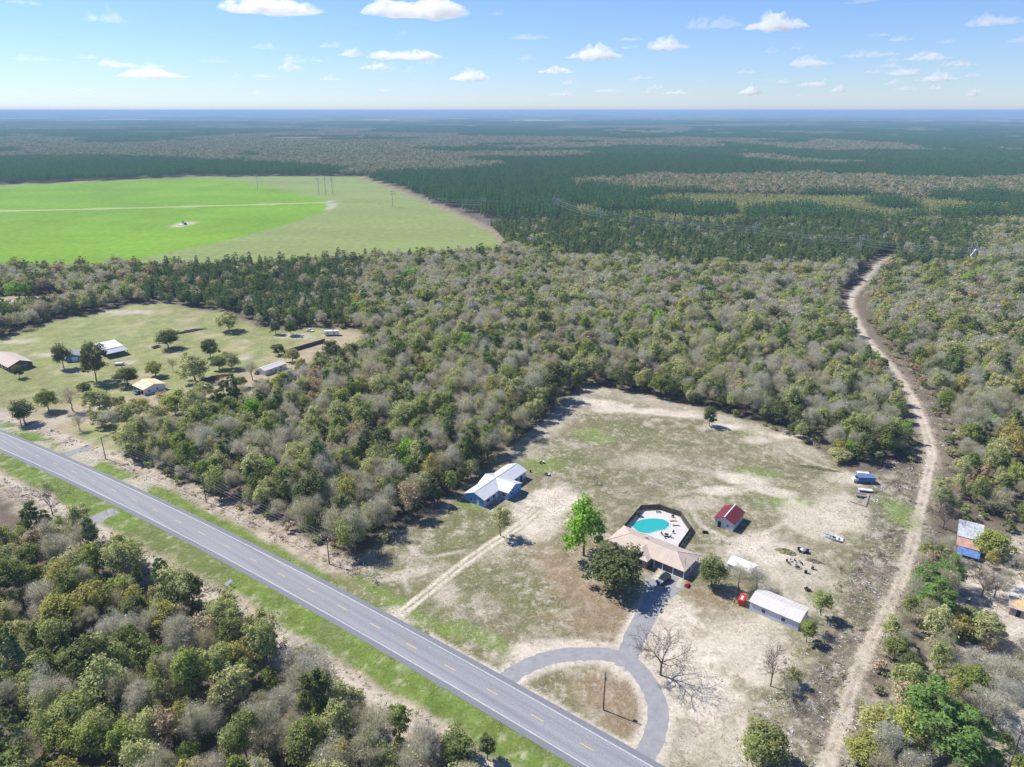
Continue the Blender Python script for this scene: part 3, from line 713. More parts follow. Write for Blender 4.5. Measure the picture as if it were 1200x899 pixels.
# ------------------------------------------------------------------ scattered copies as one mass
def scatter(name, pts, rz, sc, pi, protos, label=None):
    cl_ = bpy.data.collections.new(name + '_source')
    for i, me in enumerate(protos):
        cl_.objects.link(bpy.data.objects.new('source_%s_%03d' % (name, i), me))
    me = bpy.data.meshes.new(name); me.vertices.add(len(pts)); me.vertices.foreach_set('co', np.asarray(pts, np.float32).ravel())
    for nm, ty, ar in (('rz', 'FLOAT', rz), ('sc', 'FLOAT', sc), ('pi', 'INT', pi)):
        a = me.attributes.new(nm, ty, 'POINT'); a.data.foreach_set('value', np.asarray(ar, np.int32 if ty == 'INT' else np.float32))
    o = link(name, me)
    ng = bpy.data.node_groups.new(name, 'GeometryNodeTree')
    ng.interface.new_socket('Geometry', in_out='INPUT', socket_type='NodeSocketGeometry'); ng.interface.new_socket('Geometry', in_out='OUTPUT', socket_type='NodeSocketGeometry')
    N = ng.nodes.new; L = ng.links.new
    gi = N('NodeGroupInput'); go = N('NodeGroupOutput'); ip = N('GeometryNodeInstanceOnPoints'); ci = N('GeometryNodeCollectionInfo')
    ci.inputs['Collection'].default_value = cl_; ci.inputs['Separate Children'].default_value = True; ci.inputs['Reset Children'].default_value = True
    def attr(nm, ty):
        a = N('GeometryNodeInputNamedAttribute'); a.data_type = ty; a.inputs['Name'].default_value = nm; return a.outputs['Attribute']
    cx = N('ShaderNodeCombineXYZ'); L(attr('rz', 'FLOAT'), cx.inputs['Z'])
    L(gi.outputs[0], ip.inputs['Points']); L(ci.outputs[0], ip.inputs['Instance']); ip.inputs['Pick Instance'].default_value = True
    L(attr('pi', 'INT'), ip.inputs['Instance Index']); L(cx.outputs[0], ip.inputs['Rotation']); L(attr('sc', 'FLOAT'), ip.inputs['Scale'])
    L(ip.outputs[0], go.inputs[0])
    md = o.modifiers.new('scatter', 'NODES'); md.node_group = ng
    o['kind'] = 'stuff'
    if label: o['label'] = label
    return o

LOOK = dict(grey='leafless grey hardwood', olive='budding grey-olive hardwood', green='leafy mid-green hardwood', yellow='yellow-green hardwood',
            dark='dark evergreen broadleaf', tan='brown-leaved hardwood', bright='vivid light-green hardwood', pine='tall dark pine', pinelit='sunny green pine')
TREE_N = dict(pinelit='pine_tree', pine='pine_tree', dark='evergreen_tree')
def put_tree(kn, x, y, s, rz, label, group, q=None, sxy=1.0, sz=1.0, protos=None):
    cm, tm = (protos or NEAR[kn])[q if q is not None else random.randrange(len(protos or NEAR[kn]))]
    nm = TREE_N.get(kn, 'hardwood_tree')
    r = empty(nm, (x, y, 0), rz, label, 'tree', group)
    r.scale = (s * sxy, s * sxy, s * sz)
    link('trunk', tm, r); link('crown', cm, r)
    return r
MARKS = [(-15, 196, 'beside the blue house'), (-45, 178, 'by the transformer pole'), (-100, 215, 'behind the pole left of the transformer pole'), (-140, 245, 'at the farm end of the big wood'), (-60, 215, 'along the bare strip beyond the highway'),
         (20, 275, 'at the back of the lots'), (65, 275, 'at the back of the lots'), (105, 255, 'at the sandy back corner'), (140, 240, 'where the dirt track enters the wood'), (-10, 240, 'behind the blue house'), (-50, 260, 'in the middle of the big wood'), (-100, 290, 'in the big wood beside the mobile home'),
         (-150, 430, 'behind the farm pasture'), (-250, 440, 'behind the brick farmhouse'), (-90, 420, 'near the long camper trailer'), (30, 330, 'deep in the wood behind the lots'), (100, 330, 'in the wood left of the dirt track')]
def place_of(px, py, d, nw, rw):
    if nw:
        e = 'at the highway edge of the near wood' if d > -29 else ('inside the near wood' if d > -48 else 'deep in the near wood')
        return e + (', by the farm end' if px < -85 else (', opposite the blue house' if px < -48 else ', at the loop-drive end'))
    if rw:
        return 'on the right bank of the dirt track' + (', below the plank hut' if py < 140 else (', between hut and cabin' if py < 172 else (', behind the cabin' if py < 215 else (', where the track narrows' if py < 265 else ', far up the track'))))
    return min(MARKS, key=lambda m: (m[0] - px) ** 2 + (m[1] - py) ** 2)[2]
order = np.argsort(dist); used = np.zeros(x.shape, bool)
quota = {'pine': 120}; cnt = {}
hard = 0
for i in order:
    if not show[i]: continue
    kn = str(names[kind[i]])
    if kn == 'pine':
        if cnt.get('pine', 0) >= 90: continue
    elif hard >= 290: continue
    if kn == 'pine': cnt['pine'] = cnt.get('pine', 0) + 1
    else: hard += 1
    used[i] = True
    where = place_of(x[i], y[i], rd[i], near_w[i], right_w[i])
    where_ = 'in the wood on the near side of the highway' if near_w[i] else ('in the wood right of the dirt track' if right_w[i] else 'in the big wood beyond the highway')
    sx_ = g.uniform(.92, 1.15); hs = scl[i] * sx_
    size = 'big ' if hs > 1.16 else ('small ' if hs < .88 else '')
    lab = size + LOOK[kn] + ' ' + where
    put_tree(kn, x[i], y[i], scl[i], rot[i], lab, 'trees like the ' + lab, sxy=sx_, sz=g.uniform(.88, 1.2))
rest = ~used
allk = list(names)
nm_ = rest & (dist < 430); md_ = rest & (dist >= 430)
def idx_of(sel, lib, per):
    base = {k_: i * per for i, k_ in enumerate(allk)}
    return np.array([base[str(names[kind[i]])] + int(g.integers(0, per)) for i in np.nonzero(sel)[0]])
pr = []
for k_ in allk: pr += [NEAR[k_][q][0] for q in range(5)]
scatter('near_woodland', np.stack([x, y, np.zeros_like(x)], 1)[nm_], rot[nm_], scl[nm_], idx_of(nm_, NEAR, 5), pr, 'mixed grey and green spring woodland beyond the highway')
pr = []
for k_ in allk: pr += MID[k_]
scatter('distant_woodland', np.stack([x, y, np.zeros_like(x)], 1)[md_], rot[md_], scl[md_], idx_of(md_, MID, 2), pr, 'mixed woodland receding towards the green field')

# far country: pine blocks, grey hardwood belts and young plantations as patches of trees
xs_, ys_ = grid_pts(-7600, 7600, 560, 8600, 24.5, g, .06)
k = (np.abs(xs_) < ys_ * .78 + 40); xs_, ys_ = xs_[k], ys_[k]
k = ~((ys_ < 800) & (np.abs(xs_) < 710)); xs_, ys_ = xs_[k], ys_[k]
k = sdist(xs_, ys_, FIELD) > 16; xs_, ys_ = xs_[k], ys_[k]
def PZ(l, z=13): return PX(l, z)
PINE_A = PZ([(-60, 222), (-60, 184), (100, 181), (200, 184), (300, 190), (400, 196), (430, 205), (415, 210), (215, 212)])
PINE_B = PZ([(415, 212), (425, 197), (560, 191), (720, 192), (1000, 190), (1220, 186), (1220, 206), (1000, 202), (800, 205), (760, 215), (840, 218), (1220, 222), (1220, 246), (1060, 238), (1000, 226), (820, 224), (690, 236), (640, 262), (500, 240)])
YOUNG = PZ([(680, 247), (695, 236), (820, 222), (1000, 224), (1220, 232), (1220, 262), (1140, 264), (1000, 252), (860, 243), (780, 250)])
HARD_B = PZ([(660, 207), (760, 202), (1000, 202), (1220, 206), (1220, 222), (840, 219), (760, 216)])
HARD_C = PZ([(310, 188), (300, 172), (420, 168), (520, 176), (605, 192), (540, 197), (430, 198)])
HARD_D = PZ([(-60, 182), (-60, 160), (150, 160), (420, 152), (560, 156), (560, 172), (300, 176), (100, 181)])
n1_ = fbm(xs_, ys_, 520, 3, 3) + .12 * (fbm(xs_, ys_, 110, 9, 2) - .5); n2_ = fbm(xs_ * .6, ys_, 800, 6, 3)
cls = np.where(n1_ > .47, 0, 2)                      # 0 pine, 1 young, 2 hardwood, 3 open
n3_ = fbm(xs_ * .35, ys_, 330, 11, 3); op_ = (n3_ > .655) & (ys_ > 1800)
cls = np.where((n2_ > .60) & (n2_ < .645), 1, cls); cls = np.where(op_, 3, cls)
mid_ = ys_ < 2200
cls = np.where(mid_ & (xs_ > -300), np.where(n1_ > .60, 2, 0), cls)
for poly, c in ((PINE_A, 0), (PINE_B, 0), (HARD_B, 2), (HARD_C, 2), (HARD_D, 2), (YOUNG, 1)):
    cls = np.where((sdist(xs_, ys_, poly) + (fbm(xs_, ys_, 130, 6, 3) - .5) * (150 if c else 40) < 0), c, cls)
yg_ = inside(xs_, ys_, YOUNG); cls = np.where(yg_ & (fbm(xs_ * .6, ys_, 85, 13, 2) > .55), 0, cls)
cls = np.where(inside(xs_, ys_, HARD_D) & (n1_ > .56), 0, cls); cls = np.where(op_ & (ys_ > 2400), 3, cls)
powerline = PX([(215, 203), (300, 205), (420, 205), (480, 232), (560, 252), (653, 262), (704, 266), (880, 282), (1000, 292), (1140, 302), (1300, 315)], 6)
cut_ = seg_dist(xs_, ys_, powerline) < 22
cls = np.where(cut_ & (xs_ < 60), 3, cls)
k = cls != 3; xs_, ys_, cls = xs_[k], ys_[k], cls[k]
off = np.array([0, 2, 4])[cls]; per = np.array([2, 2, 3])[cls]
pi_ = off + (g.random(len(xs_)) * per).astype(int) + np.where(np.hypot(xs_, ys_) < 2000, per, 0)
rz_ = np.where(cls == 2, g.integers(0, 4, len(xs_)) * math.pi / 2, g.integers(0, 2, len(xs_)) * math.pi)
pts = np.stack([xs_, ys_, np.zeros_like(xs_)], 1); sc_ = g.uniform(.92, 1.1, len(xs_)) * np.where(cls == 1, 1.0, 1.0)
for c, nme, lab in ((0, 'pine_forest', 'dark green pine plantations stretching behind the green field'), (1, 'young_plantation', 'yellow-green young plantation strips between the dark pines'), (2, 'hardwood_forest', 'grey-brown leafless hardwood belts far across the plain')):
    s = cls == c
    scatter(nme, pts[s], rz_[s], sc_[s], pi_[s] - [0, 2, 4][c], PATCH[['farpine', 'young', 'farhard'][c]], lab)

# beyond: canopy seen edge-on, real bumps, colour by stand
def canopy():
    yy = 8400 * np.exp(np.linspace(0, math.log(80000 / 8400), 210)); a = np.linspace(-.86, .86, 420)
    A, B = np.meshgrid(a, yy); XX = A * B + np.random.default_rng(2).normal(0, 6, A.shape)
    Z = 10 + 6 * fbm(XX, B, 260, 1, 3) + 5 * np.random.default_rng(8).random(A.shape) + 10 * fbm(XX, B, 3000, 5, 2)
    Z += 62 * fbm(XX, B, 9000, 8, 3) ** 1.5 * sst(12000, 34000, np.hypot(XX, B))
    Z[0] = 0
    ii = np.arange(A.size).reshape(A.shape)
    q = np.stack([ii[:-1, :-1], ii[:-1, 1:], ii[1:, 1:], ii[1:, :-1]], -1).reshape(-1, 4)
    m = bpy.data.materials.new('canopy'); m.use_nodes = True; t = m.node_tree; b = t.nodes['Principled BSDF']; b.inputs['Roughness'].default_value = 1; b.inputs['Specular IOR Level'].default_value = 0
    ge = t.nodes.new('ShaderNodeNewGeometry'); n = t.nodes.new('ShaderNodeTexNoise'); n.inputs['Scale'].default_value = .0009; n.inputs['Detail'].default_value = 5; n.inputs['Roughness'].default_value = .6
    t.links.new(ge.outputs['Position'], n.inputs['Vector'])
    r = t.nodes.new('ShaderNodeValToRGB'); e = r.color_ramp.elements
    e[0].position = .44; e[0].color = (.035, .06, .03, 1); e[1].position = .50; e[1].color = (.17, .15, .10, 1)
    x_ = e.new(.57); x_.color = (.10, .11, .06, 1); x_ = e.new(.62); x_.color = (.45, .38, .27, 1)
    t.links.new(n.outputs[0], r.inputs[0]); t.links.new(r.outputs[0], b.inputs['Base Color'])
    o = link('forest_canopy', np_mesh('forest_canopy', np.stack([XX, B, Z], -1).reshape(-1, 3), q, m, 4)); o['kind'] = 'stuff'
    o['label'] = 'dark blue-green forest out to the horizon'
canopy()

# ------------------------------------------------------------------ building helpers (x runs along the ridge)
def walls(root, L, Wd_, eave, ridge, m, x0=None, name='wall'):
    a = -L / 2 if x0 is None else x0
    return MB().profile([(-Wd_ / 2, 0), (Wd_ / 2, 0), (Wd_ / 2, eave), (0, ridge - .03), (-Wd_ / 2, eave)], a, a + L).build(name, m, root)
def gable_roof(root, L, Wd_, eave, ridge, ov, m, x0=None, seam=.9, seam_m=None, cap=True):
    a = (-L / 2 if x0 is None else x0) - ov; b = a + L + 2 * ov
    k = (ridge - eave) / (Wd_ / 2); y = Wd_ / 2 + ov; ze = eave - ov * k
    r = MB().profile([(-y, ze), (0, ridge), (y, ze), (y, ze + .11), (0, ridge + .11), (-y, ze + .11)][::-1], a, b).build('roof', m, root)
    if seam:
        mb = MB(); x = a + .15
        while x < b - .1:
            for s in (-1, 1): mb.slab([(x, 0, ridge + .15), (x + .06, 0, ridge + .15), (x + .06, s * y, ze + .15), (x, s * y, ze + .15)], .05)
            x += seam
        o = mb.build('roof_seams', seam_m or m, r); o['kind'] = 'stuff'
    if cap:
        MB().profile([(-.22, ridge + .06), (0, ridge + .17), (.22, ridge + .06), (.22, ridge + .10), (0, ridge + .21), (-.22, ridge + .10)][::-1], a - .01, b + .01).build('ridge_cap', m, r)
    return r
def window(root, x, y, z, wd, h, face):
    """face: outward direction in the thing's own axes, one of +x -x +y -y"""
    along = face[1] == 'x'
    d = (.08, wd, h) if along else (wd, .08, h); d2 = (.11, wd - .2, h - .2) if along else (wd - .2, .11, h - .2)
    f = MB().box((x, y, z), d).build('window', M['trim'], root)
    MB().box((x, y, z), d2).build('pane', M['glass'], f); return f
def door(root, x, y, wd, h, face, m):
    along = face[1] == 'x'
    d = (.09, wd, h) if along else (wd, .09, h)
    o = MB().box((x, y, h / 2 + .03), d).build('door', m, root)
    s = -1 if face[0] == '-' else 1
    MB().box((x + (s * .07 if along else wd * .35), y + (wd * .35 if along else s * .07), 1.05), (.06, .06, .12)).build('handle', M['steel'], o); return o
def hip_solid(L, Wd_, eave, rise, inset, c=(0, 0), t=.16):
    x, y = L / 2, Wd_ / 2; X0, Y0 = c
    v = [(X0 - x, Y0 - y, eave), (X0 + x, Y0 - y, eave), (X0 + x, Y0 + y, eave), (X0 - x, Y0 + y, eave),
         (X0 - x + inset, Y0, eave + rise), (X0 + x - inset, Y0, eave + rise)]
    v += [(p[0], p[1], eave - t) for p in v[:4]]
    return v, [(0, 1, 5, 4), (1, 2, 5), (2, 3, 4, 5), (3, 0, 4), (9, 8, 7, 6), (0, 6, 7, 1), (1, 7, 8, 2), (2, 8, 9, 3), (3, 9, 6, 0)]

# ---- blue house
h = empty('blue_house', (-12.4, 202.2, 0), R(55.3), 'cross-gabled blue house with pale metal roof at the edge of the wood', 'house')
LAV = mat('pale_lavender_siding', (.42, .46, .62), .6, vary=.05, scale=1)
wl_ = walls(h, 24.2, 7.6, 2.95, 4.4, LAV, .4)
wing = MB()
wing.add([(8.6, 4.0, 0), (16.2, 4.0, 0), (16.2, 4.0, 2.95), (12.4, 4.0, 4.35), (8.6, 4.0, 2.95), (8.6, -7.5, 0), (16.2, -7.5, 0), (16.2, -7.5, 2.95), (12.4, -7.5, 4.35), (8.6, -7.5, 2.95)],
         [(0, 1, 2, 3, 4), (9, 8, 7, 6, 5), (0, 5, 6, 1), (1, 6, 7, 2), (2, 7, 8, 3), (3, 8, 9, 4), (4, 9, 5, 0)])
wing.build('wall', LAV, h)
gable_roof(h, 24.2, 7.6, 2.95, 4.4, .42, M['metal_roof'], .4)
def cross_roof(root, cx, half, y0, y1, eave, ridge, ov, m):
    k = (ridge - eave) / half; e = half + ov; ze = eave - ov * k
    pr = [(cx - e, ze), (cx, ridge), (cx + e, ze), (cx + e, ze + .11), (cx, ridge + .11), (cx - e, ze + .11)]
    n = 6; vs = [(p[0], y0, p[1]) for p in pr] + [(p[0], y1, p[1]) for p in pr]
    r = MB().add(vs, [tuple(range(n)), tuple(range(2 * n - 1, n - 1, -1))] + [(i, n + i, n + (i + 1) % n, (i + 1) % n) for i in range(n)]).build('roof', m, root)
    mb = MB(); y = y0 + .2
    while y < y1 - .1:
        for s in (-1, 1): mb.slab([(cx, y, ridge + .15), (cx, y + .06, ridge + .15), (cx + s * e, y + .06, ze + .15), (cx + s * e, y, ze + .15)], .05)
        y += .9
    mb.build('roof_seams', m, r)['kind'] = 'stuff'
cross_roof(h, 12.4, 3.8, -7.95, 4.5, 2.97, 4.42, .42, M['metal_roof'])
for x, f in ((.37, -1), (24.63, 1)):
    MB().profile([(-3.78, .05), (3.78, .05), (3.78, 2.9), (0, 4.3), (-3.78, 2.9)], min(x, x - .05), max(x, x + .05)).build('gable_wall', M['blue_wall'], h, label='blue siding on the gable end')
gw = MB(); gw.add([(8.62, -7.53, .05), (16.18, -7.53, .05), (16.18, -7.53, 2.9), (12.4, -7.53, 4.28), (8.62, -7.53, 2.9), (8.62, -7.6, .05), (16.18, -7.6, .05), (16.18, -7.6, 2.9), (12.4, -7.6, 4.28), (8.62, -7.6, 2.9)],
       [(0, 1, 2, 3, 4), (9, 8, 7, 6, 5), (0, 5, 6, 1), (1, 6, 7, 2), (2, 7, 8, 3), (3, 8, 9, 4), (4, 9, 5, 0)])
gw.build('gable_wall', M['blue_wall'], h, label='blue siding on the gable end')
for x, wd in ((2.6, 1.9), (5.6, 1.3)): window(h, x, -3.82, 1.6, wd, 1.3, '-y')
window(h, 8.58, -5.9, 1.6, 1.6, 1.2, '-x'); window(h, 10.6, -7.62, 1.6, 1.2, 1.2, '-y'); window(h, 14.4, -7.62, 1.6, 1.2, 1.2, '-y')
door(h, 7.4, -3.83, .95, 2.05, '-y', M['trim']); window(h, .31, 1.3, 1.6, 1.1, 1.2, '-x'); door(h, .31, -1.4, .9, 2.05, '-x', M['trim'])
window(h, 19.0, -3.82, 1.6, 1.4, 1.2, '-y'); door(h, 21.8, -3.83, .95, 2.05, '-y', M['dark'])
MB().box((7.4, -4.7, .12), (2.0, 1.6, .24)).build('doorstep', M['concrete'], h)

# ---- hip-roofed house with porch and carport
hc = W(712.7, 633.3, 2.7); hd = R(-38.6)
h = empty('ranch_house', (40.5, 173.8, 0), hd, 'long ranch house with tan hipped metal roof beside the swimming pool', 'house')
v, f = hip_solid(24.8, 10.0, 2.7, 1.85, 5.0)
rf = MB().add(v, f).build('roof', M['tan_roof'], h)
v2 = [(-5.2, -7.3, 2.72), (2.2, -7.3, 2.72), (2.2, -1.6, 2.72), (-5.2, -1.6, 2.72), (-1.5, -3.9, 4.05), (-1.5, -.9, 4.05), (-5.2, -7.3, 2.55), (2.2, -7.3, 2.55), (2.2, -1.6, 2.55), (-5.2, -1.6, 2.55)]
MB().add(v2, [(0, 1, 4), (1, 2, 5, 4), (3, 0, 4, 5), (2, 3, 5), (9, 8, 7, 6), (0, 6, 7, 1), (1, 7, 8, 2), (2, 8, 9, 3), (3, 9, 6, 0)]).build('wing_roof', M['tan_roof'], h)
caps = MB(); caps.tube((-7.4, 0, 4.56), (7.4, 0, 4.56), .12); caps.build('ridge_cap', M['tan_roof'], rf)
for a, b in (((-7.4, 0, 4.55), (-12.4, -5, 2.71)), ((-7.4, 0, 4.55), (-12.4, 5, 2.71)), ((7.4, 0, 4.55), (12.4, -5, 2.71)), ((7.4, 0, 4.55), (12.4, 5, 2.71))):
    MB().tube(a, b, .10).build('hip_cap', M['tan_roof'], rf)
mb = MB(); x = -7.0
while x < 7.2:
    for s in (-1, 1): mb.slab([(x, 0, 4.57), (x + .07, 0, 4.57), (x + .07, s * 5, 2.73), (x, s * 5, 2.73)], .05)
    x += 1.0
mb.build('roof_seams', M['tan_roof'], rf)['kind'] = 'stuff'
MB().box((-4.6, 0.6, 1.27), (14.8, 7.6, 2.5)).build('wall', M['tan_brick'], h)
MB().box((-1.5, -4.6, 1.265), (6.4, 4.6, 2.49)).build('wall', M['tan_brick'], h)
MB().box((4.2, 1.6, 1.26), (2.8, 5.6, 2.48)).build('wall', M['tan_brick'], h)
for x, y in ((3.0, -4.6), (5.6, -4.6), (8.8, -4.6), (12.0, -4.6), (12.0, 0), (12.0, 4.6), (8.8, 4.6)): MB().box((x, y, 1.27), (.22, .22, 2.54)).build('porch_post', M['trim'], h)
MB().box((7.4, -.2, .06), (9.4, 9.4, .12)).build('carport_slab', M['concrete'], h)
for x in (-3.0, 0.0): window(h, x, -6.92, 1.5, 1.3, 1.3, '-y')
for x in (-10, -7): window(h, x, -3.22, 1.5, 1.4, 1.2, '-y')
door(h, 4.2, -1.22, 1.0, 2.05, '-y', M['dark']); window(h, 2.0 - .3, -5.4, 1.5, 1.2, 1.2, '+x')
for x in (-9, -4, 1): window(h, x, 4.42, 1.5, 1.6, 1.2, '+y')
MB().tube((11.3, -2.6, 2.5), (11.3, -2.6, 5.6), .05).build('service_mast', M['dark'], h)
MB().box((-2.6, .9, 4.65), (.7, .7, .55)).build('roof_vent', M['tan_roof'], h)

# ---- pool yard
DECK = [(33.9, 186.2), (41.6, 198.3), (47.3, 198.9), (53.0, 194.6), (54.2, 186.4), (48.2, 176.8), (46.0, 176.3), (36.0, 184.4)]
MB().prism(DECK[::-1] if False else DECK[::-1], -.02, .09).build('pool_deck', M['concrete'])['kind'] = 'structure'
def smooth_closed(P, n=6):
    k = len(P); out = []
    for i in range(k):
        p0, p1, p2, p3 = [np.array(P[(i + q) % k], float) for q in (-1, 0, 1, 2)]
        for j in range(n):
            t = j / n; out.append(tuple(0.5 * ((2 * p1) + (-p0 + p2) * t + (2 * p0 - 5 * p1 + 4 * p2 - p3) * t * t + (-p0 + 3 * p1 - 3 * p2 + p3) * t ** 3)))
    return out
POOL = smooth_closed([(37.2, 189.6), (39.9, 192.4), (44.0, 193.5), (47.6, 192.8), (48.9, 190.5), (47.2, 187.6), (44.5, 186.6), (42.6, 185.6), (40.4, 185.2), (38.2, 186.8)])
pc = np.mean(POOL, 0)
pl = empty('swimming_pool', (pc[0], pc[1], 0), 0, 'kidney-shaped turquoise swimming pool in a pale deck', 'pool')
rel = [(p[0] - pc[0], p[1] - pc[1]) for p in POOL]
k = len(rel)
def ring(sc0, sc1, z0, z1):
    vs = [(p[0] * sc0, p[1] * sc0, z0) for p in rel] + [(p[0] * sc1, p[1] * sc1, z1) for p in rel]
    return vs, [(i, (i + 1) % k, k + (i + 1) % k, k + i) for i in range(k)]
mb = MB(); a, f_ = ring(1.09, 1.09, .05, .15); mb.add(a, f_); a, f_ = ring(1.09, 1.0, .15, .155); mb.add(a, f_); a, f_ = ring(1.0, 1.0, .155, .08); mb.add(a, f_)
mb.build('coping', M['concrete'], pl)
MB().add([(p[0] * .999, p[1] * .999, .11) for p in rel], [tuple(range(k))[::-1]]).build('water', M['water'], pl)
for s in (-.3, .3):
    mb = MB(); q = [Vector((5.3, .6 + s, .1)), Vector((5.3, .6 + s, .8)), Vector((4.7, .5 + s, .9)), Vector((4.4, .5 + s, .1))]
    for a_, b_ in zip(q[:-1], q[1:]): mb.tube(a_, b_, .03, n=5)
    mb.build('handrail', M['steel'], pl)
FN = [(32.4, 184.6), (34.2, 187.0), (41.5, 198.8), (47.4, 199.3), (53.4, 194.8), (54.6, 186.3), (48.6, 176.6)]
fr = empty('board_fence', (FN[0][0], FN[0][1], 0), 0, 'dark board privacy fence wrapping round the pool deck', 'fence')
mp_me = {}
for (ax, ay), (bx, by) in zip(FN[:-1], FN[1:]):
    L_ = math.hypot(bx - ax, by - ay); n = max(1, round(L_ / 2.4)); an = math.atan2(by - ay, bx - ax)
    for i in range(n):
        t0, t1 = i / n, (i + 1) / n; c = ((ax + (bx - ax) * (t0 + t1) / 2) - FN[0][0], (ay + (by - ay) * (t0 + t1) / 2) - FN[0][1])
        key = round(L_ / n, 2)
        if key not in mp_me:
            mb = MB(); nb_ = int(key / .2)
            for q in range(nb_): mb.box((-key / 2 + (q + .5) * key / nb_, .018 * (q % 2), .95 + .02 * ((q * 7) % 3)), (key / nb_ - .015, .03, 1.8))
            mb.box((0, .04, 1.55), (key, .05, .09)); mp_me[key] = mb.mesh('fence_panel', M['fence'])
        link('fence_panel', mp_me[key], fr, (c[0], c[1], 0), an)
        if 'post' not in mp_me: mp_me['post'] = MB().box((0, 0, .98), (.12, .12, 1.96)).mesh('fence_post', M['fence'])
        link('fence_post', mp_me['post'], fr, (ax + (bx - ax) * t0 - FN[0][0], ay + (by - ay) * t0 - FN[0][1], 0), an)
def lounger(x, y, rz, lab):
    r = empty('sun_lounger', (x, y, .09), rz, lab, 'lounger', 'loungers beside the pool')
    MB().box((-.2, 0, .34), (1.35, .62, .06)).build('seat', M['lounge'], r)
    MB().slab([(.48, -.31, .37), (.48, .31, .37), (1.05, .31, .75), (1.05, -.31, .75)], .05).build('backrest', M['lounge'], r)
    for sx in (-.8, .4):
        for sy in (-.26, .26): MB().box((sx, sy, .155), (.05, .05, .31)).build('leg', M['steel'], r)
lounger(50.2, 192.2, R(8), 'tan sun lounger by the pool, the one nearer the back fence')
lounger(50.4, 189.6, R(8), 'tan sun lounger by the pool, the one nearer the house')
def chair(x, y, rz, lab, group, m, z=.09):
    r = empty('patio_chair', (x, y, z), rz, lab, 'chair', group)
    MB().box((0, 0, .43), (.52, .52, .06)).build('seat', m, r); MB().box((.25, 0, .75), (.05, .52, .56)).build('backrest', m, r)
    for sx in (-.22, .22):
        for sy in (-.22, .22): MB().box((sx, sy, .2), (.04, .04, .4)).build('leg', M['dark'], r)
    for sy in (-.27, .27): MB().box((0, sy, .63), (.46, .04, .04)).build('armrest', M['dark'], r)
tb = empty('patio_table', (46.6, 183.6, .09), .3, 'round dark patio table on the deck behind the house', 'table')
MB().lathe([(.05, .70), (.65, .70), (.65, .74), (.05, .74)], n=18).build('tabletop', M['dark'], tb); MB().tube((0, 0, 0), (0, 0, .70), .06).build('stem', M['dark'], tb)
MB().lathe([(.3, 0), (.28, .05), (.05, .08)], n=14).build('base', M['dark'], tb)
chair(45.4, 184.4, 2.4, 'dark patio chair by the round table, on the pool side', 'chairs round the patio table', M['dark'])
chair(47.7, 183.0, -.4, 'dark patio chair by the round table, on the fence side', 'chairs round the patio table', M['dark'])
chair(46.0, 182.6, -2.0, 'dark patio chair by the round table, next to the house wall', 'chairs round the patio table', M['dark'])
chair(49.0, 185.2, .8, 'dark patio chair standing alone by the right fence', 'chairs round the patio table', M['dark'])
gr = empty('patio_grill', (50.8, 194.2, .09), -.5, 'small black barbecue grill near the back corner of the fence', 'grill')
MB().box((0, 0, .62), (.9, .55, .3)).build('body', M['dark'], gr, .03); MB().lathe([(.02, .95), (.25, .93), (.33, .78), (.02, .78)], n=12).build('lid', M['dark'], gr)
for sx in (-.35, .35): MB().box((sx, 0, .23), (.06, .45, .46)).build('leg', M['dark'], gr)
bt = empty('patio_bench', (46.8, 197.2, .09), 0, 'low dark bench against the back of the pool fence', 'bench')
MB().box((0, 0, .42), (1.5, .45, .07)).build('seat', M['dark'], bt)
for sx in (-.6, .6): MB().box((sx, 0, .19), (.08, .4, .38)).build('leg', M['dark'], bt)
g9 = np.random.default_rng(77)
def small_shrub(name, x, y, s, lab, kn, pot=False, group=None, cat='shrub', z=0):
    T, cc = crown_round(g9, 420, 12, 1.0, .25 if not pot else .45, 1.9, .17)
    r = empty(name, (x, y, z), random.random() * 6, lab, cat, group); r.scale = (s, s, s)
    link('foliage', tris_mesh('shrub_foliage', T, F[kn]), r)
    if pot: MB().lathe([(.2, 0), (.34, .5), (.36, .52), (.05, .5)], n=14).build('pot', M['rust'], r)
    else: MB().tube((0, 0, -.1), (0, 0, .9), .06, .03).build('stem', BARK, r)
small_shrub('potted_shrub', 40.2, 195.0, .95, 'dark brown-green potted shrub in the left corner of the pool deck', 'dark', True, z=.09)

# ---- red-roofed shed
h = empty('red_roof_shed', (67.6, 191.4, 0), R(53.5), 'small shed with dark red metal roof and pale grey walls', 'shed')
walls(h, 8.6, 6.0, 2.75, 4.2, M['lav_wall']); r_ = gable_roof(h, 8.6, 6.0, 2.75, 4.2, .38, M['red_roof'], cap=False)
MB().profile([(-.16, 4.28), (0, 4.34), (.16, 4.28), (.16, 4.32), (0, 4.385), (-.16, 4.32)][::-1], -4.7, 4.7).build('ridge_cap', M['trim'], r_)
door(h, -4.33, 1.4, 1.0, 2.0, '-x', M['dark']); window(h, -4.32, -1.2, 1.5, .9, .8, '-x'); window(h, 0, -3.03, 1.5, 1.0, .8, '-y')

